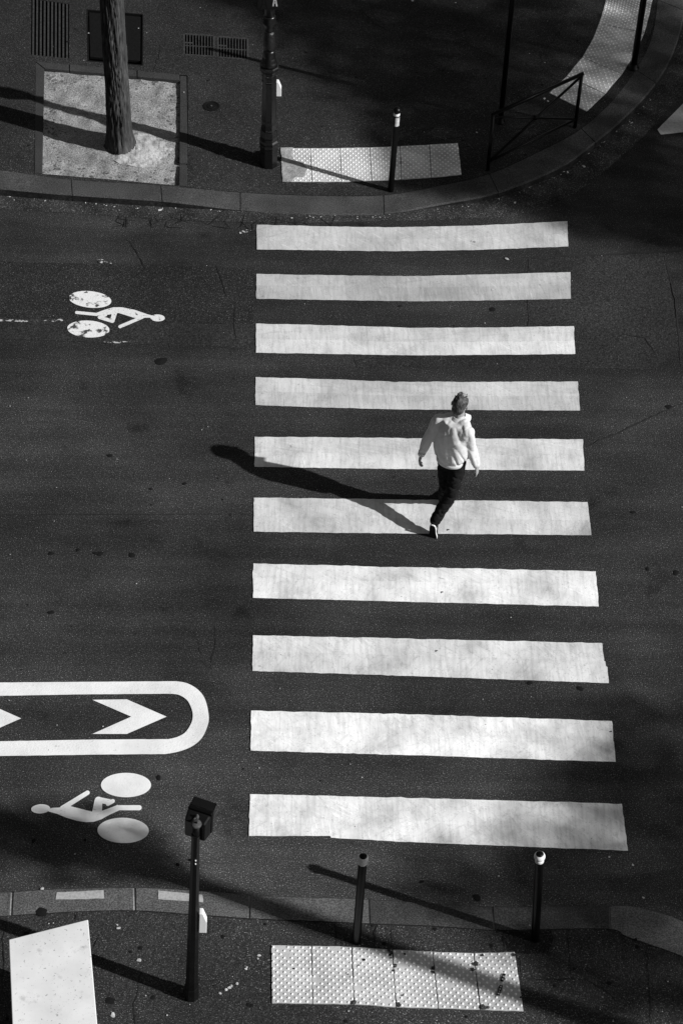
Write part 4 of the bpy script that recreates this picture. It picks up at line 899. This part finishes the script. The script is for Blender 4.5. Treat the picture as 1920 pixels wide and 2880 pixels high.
# skin: one body from head to feet
hf = Vector((.42, .90, -.05)).normalized(); hr = Vector((hf.y, -hf.x, .0)).normalized(); hu = hr.cross(hf)   # head looks to the right
hu = (hu + hr * .10).normalized()
mb = MB()
ball_(mb, head + hf * -.005 + hu * .02, .074, .096, .105, (hr, hf, hu), 20, 14); ball_(mb, head + hf * .03 - hu * .06, .058, .07, .075, (hr, hf, hu))
ball_(mb, head + hf * .098 - hu * .02, .013, .018, .022, (hr, hf, hu), 8, 6)                       # nose
for s in (-1, 1):
    ball_(mb, head + hr * .080 * s - hf * .006 - hu * .014, .013, .021, .033, (hr, hf, hu), 10, 8)   # ears
    ball_(mb, head + hr * .032 * s + hf * .082 + hu * .01, .014, .010, .008, (hr, hf, hu), 8, 6)      # brows and eyes
ball_(mb, head + hf * .088 - hu * .062, .024, .012, .008, (hr, hf, hu), 8, 6)                         # mouth
caps(mb, [(head - hu * .06, .055), (neck - UP * .02, .058)])
chest = (ls + rs) / 2 - UP * .12
shx = (rs - ls).normalized(); shy = UP.cross(shx).normalized()
loft(mb, [(pel - UP * .06, rgt, fwd, .105, .075), (pel + UP * .05, rgt, fwd, .105, .08), (pel.lerp(chest, .5), shx, shy, .125, .09), (chest, shx, shy, .155, .105), ((ls + rs) / 2 + UP * .02, shx, shy, .13, .07), (neck, shx, shy, .06, .055)])
caps(mb, [(ls, .05), (le, .042), (lw, .028)]); caps(mb, [(rs, .05), (re, .042), (rw, .028)])
caps(mb, [(lhip + rgt * .03, .06), (lkn, .05), (lan, .036)]); caps(mb, [(rhip - rgt * .03, .06), (rkn, .05), (ran, .036)])
def hand(mb, wrist, d, side, curl):
    """palm, four unequal fingers and a thumb from the side of the palm"""
    d = d.normalized(); x = (side - d * side.dot(d)).normalized(); nrm = d.cross(x)
    pc = wrist + d * .05; loft(mb, [(wrist, x, nrm, .024, .018), (wrist + d * .03, x, nrm, .034, .016), (wrist + d * .085, x, nrm, .038, .013), (wrist + d * .095, x, nrm, .036, .010)], 14)
    for k, (off, L) in enumerate([(-.030, .066), (-.010, .078), (.010, .072), (.029, .056)]):
        a = wrist + d * .088 + x * off; k1 = a + (d * .85 + curl * .45 + x * off * 1.5).normalized() * L * .45; k2 = k1 + (d * .6 + curl * .85).normalized() * L * .33; k3 = k2 + (d * .35 + curl).normalized() * L * .25
        caps(mb, [(a, .0092), (k1, .0086), (k2, .0078), (k3, .0068)], 8)
    a = wrist + d * .03 - x * .028; k1 = a + (d * .7 - x * .7 + curl * .2).normalized() * .038; k2 = k1 + (d * .9 - x * .2 + curl * .4).normalized() * .03; caps(mb, [(a, .013), (k1, .0105), (k2, .008)], 8)
hand(mb, lw + (lw - le).normalized() * .01, (lw - le).normalized() + Vector((.02, -.05, -.3)), fwd * -1 + rgt * .3, rgt * .6 + fwd * .1)
hand(mb, rw + (rw - re).normalized() * .01, (rw - re).normalized() + Vector((-.15, -.05, -.2)), fwd * -1, -rgt * .6 + fwd * .2)
caps(mb, [(lan, .04), (lan + fwd * .10 - UP * .05, .035), (lan + fwd * .17 - UP * .07, .025)]); caps(mb, [(ran, .038), (ran.lerp(rto, .55) - fwd * .01, .035), (rto + fwd * .0, .022)])
man = solid(mb, 'person', M['skin'], None, .0048, 4)
tag(man, 'man in a pale jacket and black trousers walking away over the zebra crossing', 'person')
cen = Vector((pel.x, pel.y, 0))
for v in man.data.vertices: v.co = v.co - cen
man.location = cen
# jacket
mb = MB()
hemc = pel - fwd * .005 - rgt * .012; jf = Vector((.5, .866, 0)); jr = Vector((jf.y, -jf.x, 0))
loft(mb, [(hemc - UP * .045, jr, jf, .138, .112), (hemc + UP * .005, jr, jf, .152, .124), (hemc + UP * .05, jr, jf, .184, .140) , (hemc + UP * .12, jr, jf, .190, .144), (pel.lerp(chest, .5) - jr * .015, jr, jf, .184, .138), (chest - UP * .02, shx, shy, .176, .130), (chest + UP * .06, shx, shy, .172, .118), ((ls + rs) / 2 + UP * .005, shx, shy, .150, .092), ((ls + rs) / 2 + UP * .05, shx, shy, .105, .075), (neck + UP * .01, shx, shy, .070, .064)], 32)
caps(mb, [(neck - UP * .02, .070), (neck.lerp(ls, .5) - UP * .015, .072), (ls - UP * .008 + (rs - ls) * .06, .062)]); caps(mb, [(neck - UP * .02, .070), (neck.lerp(rs, .5) - UP * .012, .074), (rs + UP * .002 + (ls - rs) * .06, .066)])
def sleeve(a, b, c, k): caps(mb, [(a + UP * -.01, .070), (a.lerp(b, .5) , .061), (b, .055), (b.lerp(c, .55), .052), (c - (c - b).normalized() * .03, .047), (c, .036)])
ball_(mb, rs.lerp(neck, .30) - UP * .06 - shy * .02, .10, .095, .11, (shx, shy, UP)); ball_(mb, ls.lerp(neck, .38) - UP * .085 - shy * .03, .095, .085, .105, (shx, shy, UP))
sleeve(ls, le, lw, 1); sleeve(rs, re, rw, -1)
def wr(co):
    low = max(0, min(1, (1.12 - co.z) / .2)); n_ = noise.noise(Vector((co.x * 11, co.y * 11, co.z * 4))) * .006 - max(0, .25 - abs(noise.noise(Vector((co.x * 10 + co.z * 3, co.y * 10, co.z * 2.2 + 7))))) * (.026 + .05 * low) - max(0, .2 - abs(noise.noise(Vector((co.x * 7 - co.z * 8, co.y * 7, co.z * 8 + 3))))) * .014
    return n_ + .0015 * noise.noise(co * 30)
jk = solid(mb, 'jacket', M['jacket'], man, .0075, 16, wr)
mb = MB()      # collar wings and hem band
cn = neck + UP * .020
nC = 28
for k in range(1):
    rings = []
    for i in range(nC + 1):
        a = radians(-235) + radians(290) * i / nC; d = shx * cos(a) + shy * sin(a); wing = 1 + .5 * (abs(i / nC - .5) * 2) ** 3
        rings.append([cn + d * .060 + UP * .016, cn + d * .066 + UP * .019, cn + d * (.070 + .040 * wing) - UP * (.022 + .008 * wing), cn + d * (.069 + .038 * wing) - UP * (.027 + .008 * wing)])
    mb.ring_sweep(rings)
mb.build('collar', M['jacket'], jk, False)
mb = MB(); hb = [(hemc - UP * .058, .134, .106), (hemc - UP * .05, .148, .120), (hemc - UP * .012, .150, .122), (hemc - UP * .004, .142, .114)]
loft(mb, [(c, jr, jf, a, b) for c, a, b in hb], 40); mb.build('hem_band', M['jacket'], jk, True)
for a, b in ((le, lw), (re, rw)):
    d = (b - a).normalized(); mb = MB(); mb.tube(b - d * .035, b + d * .012, .041, .037, 16); mb.build('cuff', M['jacket'], jk, True)
# trousers
mb = MB()
loft(mb, [(pel - UP * .10, rgt, fwd, .134, .106), (pel - UP * .02, rgt, fwd, .130, .106), (pel + UP * .03, rgt, fwd, .108, .09)], 24)
caps(mb, [(lhip - UP * .03 + rgt * .015, .082), (lhip.lerp(lkn, .5), .078), (lkn, .068), (lkn.lerp(lan, .6), .062), (lan + UP * .01, .060), (lan - UP * .03, .062)])
caps(mb, [(rhip - UP * .03 - rgt * .015, .084), (rhip.lerp(rkn, .5), .080), (rkn, .070), (rkn.lerp(ran, .5), .066), (ran + (rkn - ran).normalized() * .05, .060), (ran + (rkn - ran).normalized() * .01, .061)])
solid(mb, 'trousers', M['trouser'], man, .009, 5, lambda co: .007 * noise.noise(Vector((co.x * 12, co.y * 12, co.z * 22))) - max(0, .2 - abs(noise.noise(Vector((co.x * 9, co.y * 9, co.z * 14 + 5))))) * .05)
# shoes
def shoe(heel, toe, up):
    d = (toe - heel).normalized(); up = (up - d * up.dot(d)).normalized(); s = d.cross(up); L = (toe - heel).length
    def outline(k): return [(heel + d * (L * t)) + s * (w_ * k * sg) for sg, ts in ((1, 1), (-1, -1)) for t, w_ in (([(-.02, .012), (.03, .028), (.2, .033), (.45, .034), (.7, .043), (.85, .040), (.96, .026), (1.01, .010)])[::ts])]
    b = outline(1.06); n = len(b); mb = MB(); mb.ring_sweep([[p - up * .026 for p in b], [p - up * .010 for p in b]]); sh = MB()
    loft(sh, [(heel - d * .0 + up * .03, s, up, .022, .02), (heel + d * .03 + up * .035, s, up, .036, .045), (heel + d * .08 + up * .035, s, up, .037, .046), (heel + d * (L * .55) + up * .018, s, up, .038, .032), (heel + d * (L * .8) + up * .008, s, up, .042, .024), (heel + d * (L * .97) + up * .0, s, up, .024, .014)], 16)
    sh_o = solid(sh, 'shoe', M['shoe'], man, .006, 4)
    mb.build('midsole', M['sole_w'], sh_o, bevel=.003)
    mb = MB(); b2 = outline(1.0); mb.ring_sweep([[p - up * .033 for p in b2], [p - up * .0265 for p in b2]]); mb.build('outsole', M['sole'], sh_o)
fh = Vector((lan.x, lan.y, 0)) - fwd * .06 + UP * .045; shoe(fh, fh + fwd * .27 - UP * .008, UP)
hl = ran + Vector((-.015, -.045, .0)); tdir = (rto - hl); shoe(hl, hl + tdir.normalized() * .235, Vector((.30, .75, .25)))
# hair
mb = MB()
ball_(mb, head - hf * .016 + hu * .032, .077, .097, .091, (hr, hf, hu), 20, 14); ball_(mb, head - hf * .045 - hu * .025, .067, .061, .078, (hr, hf, hu), 18, 12)
for k in range(26):   # short tuft over the crown
    a = R.uniform(0, 6.28); t = R.uniform(.75, 1.45); d = hr * cos(a) * cos(t) + hf * sin(a) * cos(t) + hu * sin(t); c = head - hf * .016 + hu * .036 + d * .086
    q = (d * .4 + hf * .9 + hu * .15 + hr * R.uniform(-.3, .3)).normalized(); caps(mb, [(c - d * .004, .008), (c + q * .020, .004)], 6)
solid(mb, 'hair', M['hair'], man, .0045, 3, lambda co: .0022 * noise.noise(Vector((co.x * 160, co.y * 45, co.z * 45))) + .003 * noise.noise(co * 35))
